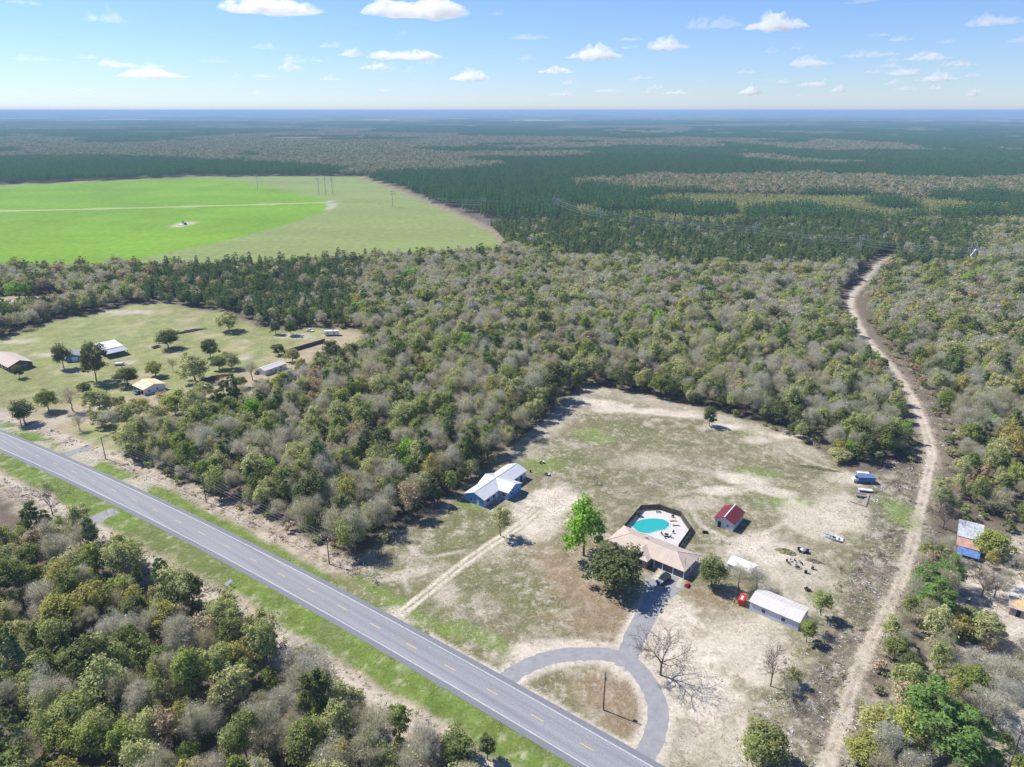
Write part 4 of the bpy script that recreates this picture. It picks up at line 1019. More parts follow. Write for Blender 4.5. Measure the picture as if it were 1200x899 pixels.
# ---- long workshop
h = empty('long_workshop', (68.0, 148.4, 0), R(-40), 'long pale grey workshop with a shallow cream metal roof and two dark windows', 'building')
walls(h, 12.4, 6.8, 2.75, 3.55, M['lav_wall']); gable_roof(h, 12.4, 6.8, 2.75, 3.55, .3, M['white_roof'])
window(h, -2.6, -3.43, 1.55, 1.2, 1.25, '-y'); window(h, 2.4, -3.43, 1.55, 1.2, 1.25, '-y'); door(h, 6.23, 0, 1.1, 2.1, '+x', M['trim'])
r_ = empty('red_trailer', (60.0, 152.6, 0), R(60), 'bright red boxy trailer parked at the near end of the long workshop', 'trailer')
MB().box((0, 0, 1.1), (3.0, 1.5, 1.5)).build('body', M['red_paint'], r_, .06); MB().box((-.3, 0, 1.88), (1.6, .5, .05)).build('roof_stripe', M['white_paint'], r_)
MB().tube((1.4, 0, .45), (2.5, 0, .45), .05).build('drawbar', M['steel'], r_)
def wheel(root, x, y, rad=.34, wd=.22, rim_m=None):
    w_ = MB(); n = 14; vs = []
    for s in (-1, 1):
        for i in range(n):
            t_ = 2 * math.pi * i / n; vs.append((x + rad * math.cos(t_), y + s * wd / 2, rad + rad * math.sin(t_)))
    w_.add(vs, [(i, (i + 1) % n, n + (i + 1) % n, n + i) for i in range(n)] + [tuple(range(n))[::-1], tuple(range(n, 2 * n))])
    o = w_.build('wheel', M['rubber'], root)
    r2 = MB(); vs = []
    for s in (-1, 1):
        for i in range(n):
            t_ = 2 * math.pi * i / n; vs.append((x + rad * .58 * math.cos(t_), y + s * (wd / 2 + .02), rad + rad * .58 * math.sin(t_)))
    r2.add(vs, [(i, (i + 1) % n, n + (i + 1) % n, n + i) for i in range(n)] + [tuple(range(n))[::-1], tuple(range(n, 2 * n))])
    r2.build('rim', rim_m or M['steel'], o); return o
for s in (-.7, .7): wheel(r_, 0, s)

# ---- white carport shed behind the bare tree
h = empty('white_shed', (64.2, 166.6, 0), R(-42), 'small white-roofed shed half hidden behind grey branches', 'shed')
walls(h, 6.6, 4.4, 2.1, 2.8, M['lav_wall']); gable_roof(h, 6.6, 4.4, 2.1, 2.8, .25, M['white_wall']); door(h, 1.2, -2.23, 1.2, 1.9, '-y', M['steel'])

# ---- vehicles
def car(name, loc, rz, lab, cat, L, Wd_, H, paint, bonnet=None, group=None, kind='suv'):
    """x is forward"""
    r = empty(name, loc, rz, lab, cat, group); hw = Wd_ / 2; lo = .32; belt = H * .56; f = L / 2
    pts = [(-f, lo + .1), (-f + .1, lo), (f - .15, lo), (f, lo + .15), (f - .03, belt - .16), (f - .12, belt - .06), (f * .42, belt), (-f + .03, belt), (-f, belt - .1)]
    vs = [(p[0], -hw, p[1]) for p in pts] + [(p[0], hw, p[1]) for p in pts]; n = len(pts)
    fs = [tuple(range(n)), tuple(range(2 * n - 1, n - 1, -1))] + [(i, n + i, n + (i + 1) % n, (i + 1) % n) for i in range(n)]
    MB().add(vs, fs).build('body', paint, r, .06)
    a, b2 = (-f + .25, f * .38) if kind == 'suv' else ((-f * .12, f * .42) if kind == 'pickup' else (-f * .62, f * .32))
    i0, i1 = (.14, .55) if kind == 'suv' else (.2, .6)
    if kind == 'car': i0 = .55
    cab = [(a, -hw * .95, belt), (b2, -hw * .95, belt), (b2, hw * .95, belt), (a, hw * .95, belt), (a + i0, -hw * .80, H - .06), (b2 - i1, -hw * .80, H - .06), (b2 - i1, hw * .80, H - .06), (a + i0, hw * .80, H - .06)]
    MB().add(cab, [(4, 5, 6, 7), (0, 1, 5, 4), (1, 2, 6, 5), (2, 3, 7, 6), (3, 0, 4, 7)]).build('glasshouse', M['glass'], r)
    MB().box(((a + i0 + b2 - i1) / 2, 0, H - .03), (b2 - i1 - a - i0 + .06, hw * 1.64, .07)).build('roof', paint, r, .02)
    for s in (-1, 1): MB().add([(a + i0, s * hw * .8, H - .04), (a + i0 + .08, s * hw * .8, H - .04), (a + .1, s * hw * .96, belt), (a, s * hw * .96, belt), (a + i0, s * hw * .84, H - .04), (a + i0 + .08, s * hw * .84, H - .04), (a + .1, s * hw * 1.0, belt), (a, s * hw * 1.0, belt)], [(0, 1, 2, 3), (7, 6, 5, 4), (0, 4, 5, 1), (1, 5, 6, 2), (2, 6, 7, 3), (3, 7, 4, 0)]).build('pillar', paint, r)
    if kind == 'pickup': MB().box((-f * .56, 0, belt + .012), (f * .72, hw * 1.7, .02)).build('truck_bed', M['dark'], r)
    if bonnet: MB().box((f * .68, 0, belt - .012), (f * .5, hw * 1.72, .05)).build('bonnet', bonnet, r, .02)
    for sx in (-f * .62, f * .62):
        for sy in (-1, 1): wheel(r, sx, sy * (hw - .1))
    for sy in (-1, 1):
        MB().box((f + .005, sy * hw * .68, belt - .28), (.05, .34, .18)).build('headlight', M['trim'], r)
        MB().box((-f - .005, sy * hw * .8, belt - .25), (.05, .2, .25)).build('tail_light', M['red_paint'], r)
        MB().box((f * .3, sy * (hw + .1), belt + .1), (.12, .2, .16)).build('mirror', paint, r)
    return r
car('parked_suv', (41.3, 161.6, .015), R(224), 'black boxy off-road car, reflection painted grey on its bonnet, on the driveway before the carport', 'car', 4.8, 1.95, 1.85, M['black_paint'], M['steel'])  # grey bonnet is a reflection put into the colour; the car is black
m_ = empty('riding_mower', (47.4, 159.6, .015), R(50), 'small red ride-on mower at the edge of the carport shade', 'mower')
MB().box((.35, 0, .55), (.9, .6, .4)).build('bonnet', M['red_paint'], m_, .06); MB().box((-.4, 0, .42), (.8, .8, .2)).build('deck', M['red_paint'], m_, .04)
MB().box((-.5, 0, .68), (.42, .45, .12)).build('seat', M['rubber'], m_, .03); MB().box((-.7, 0, .88), (.1, .45, .36)).build('backrest', M['rubber'], m_, .03)
MB().tube((0, 0, .7), (-.12, 0, 1.0), .02).build('steering_column', M['dark'], m_)
for sx, q in ((.55, .22), (-.5, .3)):
    for s in (-.42, .42): wheel(m_, sx, s, q, .2)

# two small machines and a black figure-like post on the lawn by the blue house
def quad(x, y, rz, lab):
    r = empty('quad_bike', (x, y, 0), rz, lab, 'quad bike', 'quad bikes on the lawn')
    MB().box((0, 0, .58), (1.4, .5, .22)).build('body', M['dark'], r, .06); MB().box((-.2, 0, .78), (.7, .36, .14)).build('seat', M['rubber'], r, .04)
    for sx in (-.62, .62): MB().box((sx, 0, .68), (.6, 1.0, .06)).build('mudguard', M['white_paint'] if sx > 0 else M['dark'], r, .02)
    MB().tube((.35, -.38, 1.02), (.35, .38, 1.02), .025).build('handlebar', M['steel'], r); MB().tube((.5, 0, .7), (.35, 0, 1.02), .03).build('steering_column', M['steel'], r)
    for sx in (-.6, .6):
        for s in (-.45, .45): wheel(r, sx, s, .29, .24)
p = W(635, 543); quad(p.x, p.y, R(20), 'small black and white quad bike on the lawn, farther from the blue house')
p = W(641.5, 557); quad(p.x, p.y, R(-30), 'black and white quad bike on bare earth beside the blue house drive')
p = W(621.5, 553.5); r_ = empty('burn_barrel', (p.x, p.y, 0), 0, 'slim black drum standing on the grass behind the blue house', 'barrel')
MB().lathe([(.28, 0), (.29, .02), (.29, .42), (.30, .45), (.29, .48), (.29, .86), (.30, .9), (.26, .9), (.25, .3), (.02, .3)], n=16).build('drum', M['rubber'], r_)

# ---- junk corner by the power-line cut
def trailer(name, loc, rz, lab, L, Wd_, m, group=None, load=None):
    r = empty(name, loc, rz, lab, 'trailer', group)
    MB().box((0, 0, .62), (L, Wd_, .12)).build('bed', m, r, .02)
    for s in (-1, 1): MB().box((0, s * (Wd_ / 2 - .03), .82), (L, .05, .28)).build('side_rail', m, r)
    MB().tube((L / 2, 0, .58), (L / 2 + 1.1, 0, .5), .05).build('drawbar', M['steel'], r)
    for s in (-1, 1): wheel(r, -.1, s * (Wd_ / 2 + .14), .32, .2)
    if load: load(r)
    return r
p = W(1010, 566)
r_ = empty('blue_box_truck', (p.x + .4, p.y + .6, 0), R(175), 'blue box truck with pale cab front standing by the power-line cut', 'truck')
MB().box((-.9, 0, 1.55), (5.6, 2.6, 1.7)).build('cargo_box', M['blue_paint'], r_, .05)
for q in range(3): MB().box((-.9, -.85 + q * .85, 2.41), (5.5, .34, .05)).build('roof_panel', M['steel'] if q != 1 else M['tarp'], r_)
MB().box((2.6, 0, 1.15), (1.5, 2.1, 1.1)).build('cab', M['white_paint'], r_, .12); MB().box((2.2, 0, 1.85), (.9, 1.9, .5), taper=.85).build('windscreen', M['glass'], r_)
MB().box((0, 0, .6), (6.4, 1.2, .2)).build('chassis', M['dark'], r_)
for sx in (-2.6, 2.5):
    for s in (-1, 1): wheel(r_, sx, s * 1.05, .45, .3)
p = W(1013, 558); trailer('utility_trailer', (p.x, p.y + 1.2, 0), R(170), 'pale open trailer behind the blue box truck', 4.0, 1.7, M['white_paint'], 'open trailers by the blue truck')
p = W(1013, 575); trailer('utility_trailer', (p.x, p.y - .6, 0), R(-15), 'white low trailer in front of the blue box truck', 4.4, 1.7, M['white_paint'], 'open trailers by the blue truck')
p = W(1008, 582); trailer('utility_trailer', (p.x, p.y - .4, 0), R(160), 'bare dark frame trailer next to the stacked timber', 3.2, 1.5, M['steel'], 'open trailers by the blue truck')
for (u0, v0), (u1, v1), wdt, lab in (((996, 588), (1015, 594), .5, 'long grey timber beam lying flat below the trailers'), ((1017, 580), (1013, 593), .9, 'short wide stack of grey boards at right angles to the long beam')):
    a = W(u0, v0); b2 = W(u1, v1); r_ = empty('timber_stack', ((a.x + b2.x) / 2, (a.y + b2.y) / 2, 0), math.atan2(b2.y - a.y, b2.x - a.x), lab, 'timber', 'timber by the trailers')
    n = 3 if wdt < .6 else 5
    for q in range(n): MB().box((random.uniform(-.15, .15), (q - (n - 1) / 2) * wdt / n * 1.15, .2 + .03 * (q % 2)), ((b2 - a).length - .2 * (q % 2), wdt / n, .36)).build('beam', M['grey_wood'], r_)
def mound(name, u, v, rx, ry, hz_, rz, m, lab, cat, seed):
    g_ = np.random.default_rng(seed); p = W(u, v); n1, n2 = 30, 9; vs = [(0, 0, hz_)]; fs = []
    ph = g_.uniform(0, 6, 4)
    for j in range(1, n2 + 1):
        f_ = j / n2
        for i in range(n1):
            t_ = 2 * math.pi * i / n1; q = f_ * (1 + .16 * math.sin(2 * t_ + ph[0]) + .1 * math.sin(5 * t_ + ph[1]))
            z = hz_ * max(0, (1 - f_ ** 2)) * g_.uniform(.6, 1.25) - (.06 if j == n2 else 0)
            vs.append((rx * q * math.cos(t_) + g_.normal(0, .06), ry * q * math.sin(t_) + g_.normal(0, .06), z))
    for i in range(n1): fs.append((0, 1 + i, 1 + (i + 1) % n1))
    for j in range(n2 - 1):
        for i in range(n1): a = 1 + j * n1; fs.append((a + i, a + n1 + i, a + n1 + (i + 1) % n1, a + (i + 1) % n1))
    r = empty(name, (p.x, p.y, 0), rz, lab, cat)
    MB().add(vs, fs).build('heap', m, r)
    for q in range(16):
        a = Vector((g_.normal(0, rx * .45), g_.normal(0, ry * .45), 0)); a.z = hz_ * .8 * max(.1, 1 - (a.x / rx) ** 2 - (a.y / ry) ** 2)
        d = Vector((g_.normal(0, 1), g_.normal(0, .6), g_.normal(.05, .18))).normalized() * g_.uniform(.5, 1.5)
        MB().tube(a - d, a + d, .07, .03, 5).build('branch', M['grey_wood'], r)
    return r
mound('brush_heap', 921, 647, 3.0, 1.5, .9, R(-20), M['moss'], 'mossy green brush heap left of the grey tarp', 'brush heap', 1)
mound('brush_heap', 954, 658, 2.3, .9, .6, R(-25), M['brush'], 'low reddish brown brush heap right of the fire ring', 'brush heap', 2)
mound('rubble_heap', 250, 444, 9, 3.0, 1.3, R(45), M['rust'], 'long rusty brown scrap heap under the farm trees', 'scrap heap', 3)
mound('brush_heap', 955, 549, 9, .8, .7, R(-18), M['moss'], 'long thin dark brush row near the back of the sandy lot', 'brush heap', 6)
mound('brush_heap', 222, 389, 11, 1.2, 1.2, R(40), M['brush'], 'long dark brush windrow on the farm pasture', 'brush heap', 4)
r_ = trailer('utility_trailer', (*W(941, 647)[:2], 0), R(-25), 'small trailer under a grey tarp beside the mossy heap', 3.2, 1.5, M['dark'])
MB().lathe([(1.0, .7), (.9, 1.0), (.5, 1.25), (.05, 1.3)], n=12).build('tarp', M['steel'], r_)
p = W(933, 662)
r_ = empty('fire_ring', (p.x, p.y - 1.3, 0), 0, 'ring of grey stones round the ashes of a campfire', 'fire ring')
for i in range(12):
    t_ = i * math.pi / 6; MB().box((math.cos(t_) * .85, math.sin(t_) * .85, .14), (.36, .26, .3), t_ + 1.57, .8).build('stone', M['stone'], r_, .04)
MB().lathe([(.7, .03), (.5, .08), (.02, .1)], n=16).build('ashes', M['dark'], r_)
lb = ['nearest the mossy brush heap', 'second from the mossy heap', 'third from the mossy heap, by the grey tarp', 'nearest the grey tarp', 'in front, left of the row', 'in front, middle of the row', 'in front, right end of the row']
for i, (dx, dy) in enumerate(((-2.2, 1.2), (-1.0, 1.5), (.2, 1.4), (1.4, 1.2), (-1.9, .2), (-.2, .2), (1.6, .1))):
    chair(p.x + dx, p.y + dy, 1.5 + .4 * i, ('white' if i % 2 else 'dark') + ' garden chair by the fire ring, ' + lb[i], 'garden chairs by the fire ring', M['white_paint'] if i % 2 else M['dark'], 0)
def barrel(u, v, lab, m, s=1.0):
    p = W(u, v); r = empty('oil_drum', (p.x, p.y, 0), 0, lab, 'barrel', 'drums by the fire ring'); r.scale = (s, s, s)
    MB().lathe([(.29, 0), (.3, .03), (.3, .3), (.31, .32), (.3, .34), (.3, .6), (.31, .62), (.3, .64), (.3, .88), (.02, .86)], n=16).build('drum', m, r)
    MB().lathe([(.30, .86), (.31, .88), (.31, .90), (.29, .9)], n=16).build('rim', M['steel'], r)
barrel(944, 671.5, 'black oil drum below the fire ring', M['rubber'], 1.3); barrel(952, 667, 'rusty oil drum right of the fire ring', M['rust'], 1.3)
r_ = empty('old_cart', (*W(946, 692)[:2], 0), R(-25), 'black two-wheeled cart lying near the fallen twigs by the long workshop', 'cart')
MB().box((0, 0, .5), (1.7, .8, .1)).build('bed', M['dark'], r_); MB().tube((.8, 0, .5), (1.7, 0, .3), .04).build('drawbar', M['dark'], r_)
for s in (-.5, .5): wheel(r_, -.2, s, .4, .16)
r_ = empty('scrap_frame', (*W(850, 637)[:2], 0), R(-30), 'thin rusty metal frame on the grass below the red-roofed shed', 'frame')
for a, b2 in (((-1.2, -.4, .3), (1.2, -.4, .3)), ((-1.2, .4, .3), (1.2, .4, .3)), ((-1.2, -.4, .3), (-1.2, .4, .3)), ((1.2, -.4, .3), (1.2, .4, .3)), ((-1.2, 0, 0), (-1.2, 0, 1.0)), ((1.2, 0, 0), (1.2, 0, .4))): MB().tube(a, b2, .05).build('bar', M['rust'], r_)
r_ = empty('water_trough', (*W(838, 629)[:2], 0), 0, 'dark low trough beside the red-roofed shed', 'trough'); r_.location.y += 2.0; r_.location.x -= 2.5
mb = MB(); mb.box((0, 0, .05), (1.6, .7, .1)); mb.build('base', M['dark'], r_)
for s in (-1, 1): MB().box((0, s * .33, .33), (1.6, .05, .46)).build('side_panel', M['dark'], r_); MB().box((s * .78, 0, .33), (.05, .6, .46)).build('end_panel', M['dark'], r_)

# ---- boat
bp0 = W(976.5, 632); r_ = empty('fishing_boat', (bp0.x, bp0.y, .05), R(146), 'white open fishing boat stranded on the sandy lot', 'boat')
secs = []
for i in range(11):
    f_ = i / 10; x = -2.7 + 5.4 * f_; hw = .95 * (1 - max(0, f_ - .45) ** 2 * 3.0) * (.9 + .1 * min(1, f_ * 4)); hw = max(.04, hw); sh = .75 + .3 * f_ ** 2; kl = .05 + .35 * max(0, f_ - .6) ** 1.5
    secs.append([(x, 0, kl), (x, -hw * .7, kl + .12), (x, -hw, sh), (x, -hw * .86, sh), (x, -hw * .6, kl + .22), (x, 0, kl + .18), (x, hw * .6, kl + .22), (x, hw * .86, sh), (x, hw, sh), (x, hw * .7, kl + .12)])
vs = [p for s in secs for p in s]; fs = []
for i in range(10):
    for j in range(10): fs.append((i * 10 + j, i * 10 + (j + 1) % 10, (i + 1) * 10 + (j + 1) % 10, (i + 1) * 10 + j))
fs += [tuple(range(10))[::-1], tuple(range(100, 110))]
MB().add(vs, fs).build('hull', M['white_paint'], r_)
for x in (-1.5, -.3, .9): MB().box((x, 0, .55), (.35, 1.3 - .2 * max(0, x), .06)).build('seat', M['dark'], r_)
MB().box((-2.85, 0, .85), (.35, .35, .5)).build('outboard_motor', M['dark'], r_, .05); MB().box((.1, .1, .75), (.5, .5, .5)).build('console', M['dark'], r_, .04)

# ---- houses among the trees on the right
h = empty('tin_roof_cabin', (136.6, 181.6, 0), R(57), 'old tin-roofed cabin among trees, with rusty porch and blue tarp', 'cabin')
MB().box((0, 0, 1.5), (9.4, 5.8, 3.0)).build('wall', M['grey_wood'], h)
rr_ = MB().slab([(-5.0, -3.3, 3.3), (5.0, -3.3, 3.7), (5.0, 3.3, 3.7), (-5.0, 3.3, 3.3)], .1).build('roof', M['silver_roof'], h)
mb = MB()
for q in range(9): mb.slab([(-5.0, -3.2 + q * .8, 3.35), (5.0, -3.2 + q * .8, 3.75), (5.0, -3.1 + q * .8, 3.75), (-5.0, -3.1 + q * .8, 3.35)], .05)
mb.build('roof_seams', M['silver_roof'], rr_)['kind'] = 'stuff'
MB().slab([(-9.4, -3.2, 2.5), (-5.1, -3.2, 3.05), (-5.1, 3.1, 3.05), (-9.4, 3.1, 2.5)], .08).build('porch_roof', M['rust_roof'], h)
for y in (-3, 0, 2.9): MB().box((-9.2, y, 1.22), (.14, .14, 2.44)).build('porch_post', M['grey_wood'], h)
MB().slab([(-11.6, -2.9, 1.1), (-9.45, -2.9, 2.3), (-9.45, 2.6, 2.3), (-11.6, 2.6, 1.1)], .05).build('tarp', M['tarp'], h)
for y in (-2.8, 2.5): MB().box((-11.5, y, .52), (.1, .1, 1.04)).build('tarp_pole', M['grey_wood'], h)
window(h, -4.72, 1.5, 1.6, 1.1, 1.0, '-x'); door(h, -4.73, -1, .95, 2.0, '-x', M['dark'])
r_ = empty('white_freezer', (*W(1150, 607)[:2], 0), R(-35), 'small white chest lying behind the tin-roofed cabin', 'chest')
MB().box((0, 0, .42), (1.6, .75, .8)).build('body', M['white_paint'], r_, .04); MB().box((0, 0, .87), (1.62, .77, .08)).build('lid', M['white_paint'], r_, .02)
h = empty('plank_hut', (129.6, 149.0, 0), R(57), 'low hut with ochre plank roof by a pale slab, among the trees', 'hut')
MB().box((0, 0, 1.1), (4.6, 3.8, 2.2)).build('wall', M['grey_wood'], h); MB().slab([(-2.6, -2.3, 2.3), (2.6, -2.3, 2.6), (2.6, 2.3, 2.6), (-2.6, 2.3, 2.3)], .1).build('roof', M['tan_roof'], h)
for q in range(6): MB().slab([(-1.6, -1.5 + q * .5, 2.40), (1.6, -1.5 + q * .5, 2.58), (1.6, -1.07 + q * .5, 2.58), (-1.6, -1.07 + q * .5, 2.40)], .05).build('plank', M['ochre'], h)
door(h, -2.33, 0, .9, 1.9, '-x', M['dark'])
MB().prism(PX([(1176, 690), (1200, 686), (1215, 690), (1200, 697), (1182, 699)])[::-1], -.02, .07).build('concrete_slab', M['concrete'])['kind'] = 'structure'

# ---- farm on the left
h = empty('brick_farmhouse', (-252.5, 338.6, 0), R(-37), 'brown brick farmhouse with pinkish roof on the green pasture', 'house')
walls(h, 22, 10.4, 2.8, 4.9, M['brick']); gable_roof(h, 22, 10.4, 2.8, 4.9, .5, M['pink_roof'], seam=0)
window(h, 11.03, 2, 1.5, 1.2, 1.2, '+x'); window(h, 6, -5.23, 1.5, 1.5, 1.3, '-y'); door(h, 2, -5.24, 1.0, 2.05, '-y', M['trim']); window(h, -3, -5.23, 1.5, 1.5, 1.3, '-y')
h = empty('pole_barn', (-213.5, 358.5, 0), R(48), 'open pole barn with white metal roof and a lower lean-to', 'barn')
MB().slab([(-5.2, -5, 3.7), (5.2, -5, 3.7), (5.2, 6.5, 4.7), (-5.2, 6.5, 4.7)], .12).build('roof', M['metal_roof'], h)
MB().slab([(-5.4, -10.5, 2.7), (5.4, -10.5, 2.7), (5.4, -5.1, 3.4), (-5.4, -5.1, 3.4)], .12).build('lean_to_roof', M['steel'], h)
MB().box((0, 6.2, 2.25), (10.2, .12, 4.5)).build('wall', M['grey_wood'], h); MB().box((-5.0, .7, 2.0), (.12, 10.8, 3.6)).build('wall', M['grey_wood'], h)
for x in (-5, -1.7, 1.7, 5):
    for y, zt in ((-10.2, 2.6), (-5.05, 3.3)): MB().box((x, y, zt / 2), (.2, .2, zt)).build('post', M['wood_pole'], h)
h = empty('farm_cottage', (-227.5, 348.5, 0), R(-58), 'small farm cottage with brown roof and a white garage door, next to the barn', 'house')
walls(h, 10.5, 6.6, 2.5, 3.9, M['blue_wall']); gable_roof(h, 10.5, 6.6, 2.5, 3.9, .4, M['shingle'], seam=0)
door(h, 5.29, 0.6, 2.6, 2.1, '+x', M['trim']); window(h, 1, -3.33, 1.5, 1.2, 1.0, '-y')
h = empty('white_workshop', (-166.9, 304.5, 0), R(-38), 'white-walled workshop with orange-stained roof and open carport', 'workshop')
MB().profile([(-.5, 0), (5.0, 0), (5.0, 2.75), (0, 4.0), (-.5, 3.85)], -4.9, 4.9).build('wall', M['white_wall'], h)
MB().profile([(-5.0, 0), (-.52, 0), (-.52, 3.8), (-5.0, 2.7)], 4.5, 4.9).build('wall', M['white_wall'], h)
gable_roof(h, 9.8, 10.0, 2.75, 4.05, .4, M['orange_roof'], seam=0)
for x in (-4.7, -1.5, 1.7): MB().box((x, -4.9, 1.35), (.18, .18, 2.7)).build('post', M['trim'], h)
window(h, 4.93, 1.2, 1.5, 1.0, 1.0, '+x'); window(h, 4.93, -2.6, 1.5, 1.0, 1.0, '+x')
car('parked_car', (-169.5, 299.8, 0), R(60), 'dark blue car parked under the orange-roofed workshop carport', 'car', 4.4, 1.8, 1.5, M['blue_paint'], kind='car')
h = empty('mobile_home', (-118.5, 330.0, 0), R(57), 'white mobile home at the edge of the wood', 'mobile home')
walls(h, 13.0, 5.6, 2.5, 3.2, M['white_wall']); gable_roof(h, 13.0, 5.6, 2.5, 3.2, .25, M['white_roof'])
window(h, -3, -2.83, 1.5, 1.2, 1.0, '-y'); window(h, 3, -2.83, 1.5, 1.2, 1.0, '-y'); door(h, 0, -2.84, .9, 2, '-y', M['steel'])
car('parked_car', (*W(303, 437.5)[:2], 0), R(70), 'dark saloon car parked at the end of the white mobile home', 'car', 4.5, 1.8, 1.45, M['black_paint'], kind='car')
car('parked_car', (*W(363.5, 388.5)[:2], 0), R(-20), 'white saloon car parked near the trees behind the pasture', 'car', 4.6, 1.8, 1.5, M['white_paint'], kind='car')
def camper(loc, rz, L, Wd_, H, lab, grp=None):
    r = empty('camper_trailer', loc, rz, lab, 'camper', grp)
    MB().box((0, 0, H / 2 + .35), (L, Wd_, H - .5)).build('body', M['white_paint'], r, .15)
    for q in (-.25, .2): f_ = MB().box((q * L, -Wd_ / 2 - .01, H * .6), (1.0, .06, .7)).build('window', M['glass'], r)
    MB().box((0, -Wd_ / 2 - .015, H * .55), (.7, .06, 1.7)).build('door', M['trim'], r)
    MB().box((.1 * L, 0, H + .22), (.9, .7, .22)).build('roof_vent', M['steel'], r, .04)
    MB().tube((L / 2, 0, .5), (L / 2 + 1.1, 0, .45), .06).build('drawbar', M['steel'], r)
    for s in (-1, 1): wheel(r, -.3, s * (Wd_ / 2 - .15), .36, .22)
camper((*W(243, 457)[:2], 0), R(-40), 6.4, 2.4, 2.6, 'white camper trailer by the scrap heap under the farm trees')
camper((*W(389, 393)[:2], 0), R(5), 8.2, 2.5, 2.8, 'long white camper trailer against the trees at the back of the pasture')
p = W(183, 407.5); trailer('utility_trailer', (p.x, p.y, 0), R(60), 'low dark flat trailer beside the round evergreen bush', 4.5, 1.9, M['dark'])
p = W(140, 428); r_ = trailer('utility_trailer', (p.x, p.y, 0), R(10), 'low farm trailer with a white load in front of the barn', 5.0, 2.0, M['steel'])
MB().box((0, 0, 1.0), (3.6, 1.6, .7)).build('load', M['white_paint'], r_, .2)
A = W(333, 415); B = W(381, 401)
for (u_, v_, an_, l_) in ((262, 452, 40, 'white box trailer among scrap beside the camper trailer'), (97, 421, -60, 'low white trailer at the garage door of the farm cottage')):
    p = W(u_, v_); r_ = trailer('utility_trailer', (p.x, p.y, 0), R(an_), l_, 3.4, 1.8, M['steel']); MB().box((0, 0, 1.3), (3.0, 1.6, 1.2)).build('box', M['white_paint'], r_, .06)
mound('rubble_heap', 276, 449, 4, 2.0, .9, R(30), M['brush'], 'small brown scrap heap between camper and mobile home', 'scrap heap', 9)
fr = empty('sheet_fence', (A.x, A.y, 0), math.atan2(B.y - A.y, B.x - A.x), 'tall brown sheet-metal fence running from the mobile home to the trees', 'fence')
n = 13; L_ = (B - A).length; pm = MB().box((0, 0, 1.05), (L_ / n - .05, .06, 2.1)).mesh('fence_panel', M['brown_sheet']); po = MB().box((0, 0, 1.1), (.12, .14, 2.2)).mesh('fence_post', M['wood_pole'])
for i in range(n): link('fence_panel', pm, fr, ((i + .5) * L_ / n, .03 * (i % 2), -.05 * (i % 3)))
for i in range(n + 1): link('fence_post', po, fr, (i * L_ / n, .1, 0))
for c, an, L_, Wd_, rm, lab in (((-331, 452.5), -55, 12, 8, M['silver_roof'], 'bluish metal-roofed house in the gap behind the tree line'), ((-318.3, 442.5), 58, 10, 4.6, M['white_roof'], 'narrow white trailer home in the gap behind the tree line'), ((-307, 463.5), 45, 8, 5, M['white_roof'], 'small white house farthest right in the tree-line gap')):
    h = empty('far_house', (c[0], c[1], 0), R(an), lab, 'house'); walls(h, L_, Wd_, 2.6, 3.5, M['white_wall']); gable_roof(h, L_, Wd_, 2.6, 3.5, .3, rm, seam=0)
    window(h, L_ * .2, -Wd_ / 2 - .03, 1.5, 1.2, 1.0, '-y'); door(h, -1, -Wd_ / 2 - .03, .9, 2, '-y', M['dark'])
car('parked_car', (*W(46, 351)[:2], 0), R(30), 'white car parked between the houses in the tree-line gap', 'car', 4.6, 1.8, 1.5, M['white_paint'], kind='car')

# ---- utility poles and lines along the highway
def pole(u, v, hgt, lab, arm=True, can=False, lean=0.0, az=R(57)):
    p = W(u, v); r = empty('utility_pole', (p.x, p.y, 0), az, lab, 'utility pole', 'utility poles along the highway')
    MB().tube((0, 0, -.3), (0, 0, hgt), .17, .11, 10).build('post', M['wood_pole'], r)
    if arm:
        MB().box((0, .16, hgt - .55), (2.4, .11, .13)).build('crossarm', M['wood_pole'], r)
        for x in (-1.1, 0, 1.1): MB().lathe([(.04, 0), (.06, .04), (.05, .2), (.01, .22)], (x, .16, hgt - .485), 8).build('insulator', M['white_paint'], r)
    if can: MB().lathe([(.05, 0), (.25, .03), (.25, .85), (.18, .92), (.03, .95)], (.38, 0, hgt - 2.3), 14).build('transformer', M['steel'], r)
    return Vector((p.x, p.y, 0)), hgt
PL = [pole(25, 498, 10, 'leftmost utility pole, beside the round dark pine'), pole(124, 538, 9, 'short utility pole at the highway edge among grey trees'), pole(242, 589, 10.2, 'utility pole on pale ground before the wood, left of the transformer pole'),
      pole(386, 661, 9.4, 'utility pole with grey transformer at the front corner of the blue house lot', True, True)]
pole(707, 832, 10.2, 'lone utility pole with small white box on the loop-drive island', False, True)
pole(1181, 905, 11, 'slim utility pole among the trees at the lower right', True)
def cable(a, b, sag, rad, name, lab, grp, cat='cable', n=10):
    mb = MB(); q = [a.lerp(b, i / n) - Vector((0, 0, sag * 4 * (i / n) * (1 - i / n))) for i in range(n + 1)]
    vs = []; fs = []
    for i, p in enumerate(q):
        for k_ in range(3):
            t_ = k_ * 2.094; d = (b - a); d.z = 0; d.normalize(); s = Vector((-d.y, d.x, 0)); vs.append(p + s * (rad * math.cos(t_)) + Vector((0, 0, rad * math.sin(t_))))
        if i: fs += [((i - 1) * 3 + k_, (i - 1) * 3 + (k_ + 1) % 3, i * 3 + (k_ + 1) % 3, i * 3 + k_) for k_ in range(3)]
    o = MB().add(vs, fs).build(name, M['cable']); return tag(o, lab, cat, grp)
ext = [(W(-160, 465), 10)] + PL + [(Vector((13.0, 128.0, 0)) + Vector((12, -6, 0)), 9.5)]
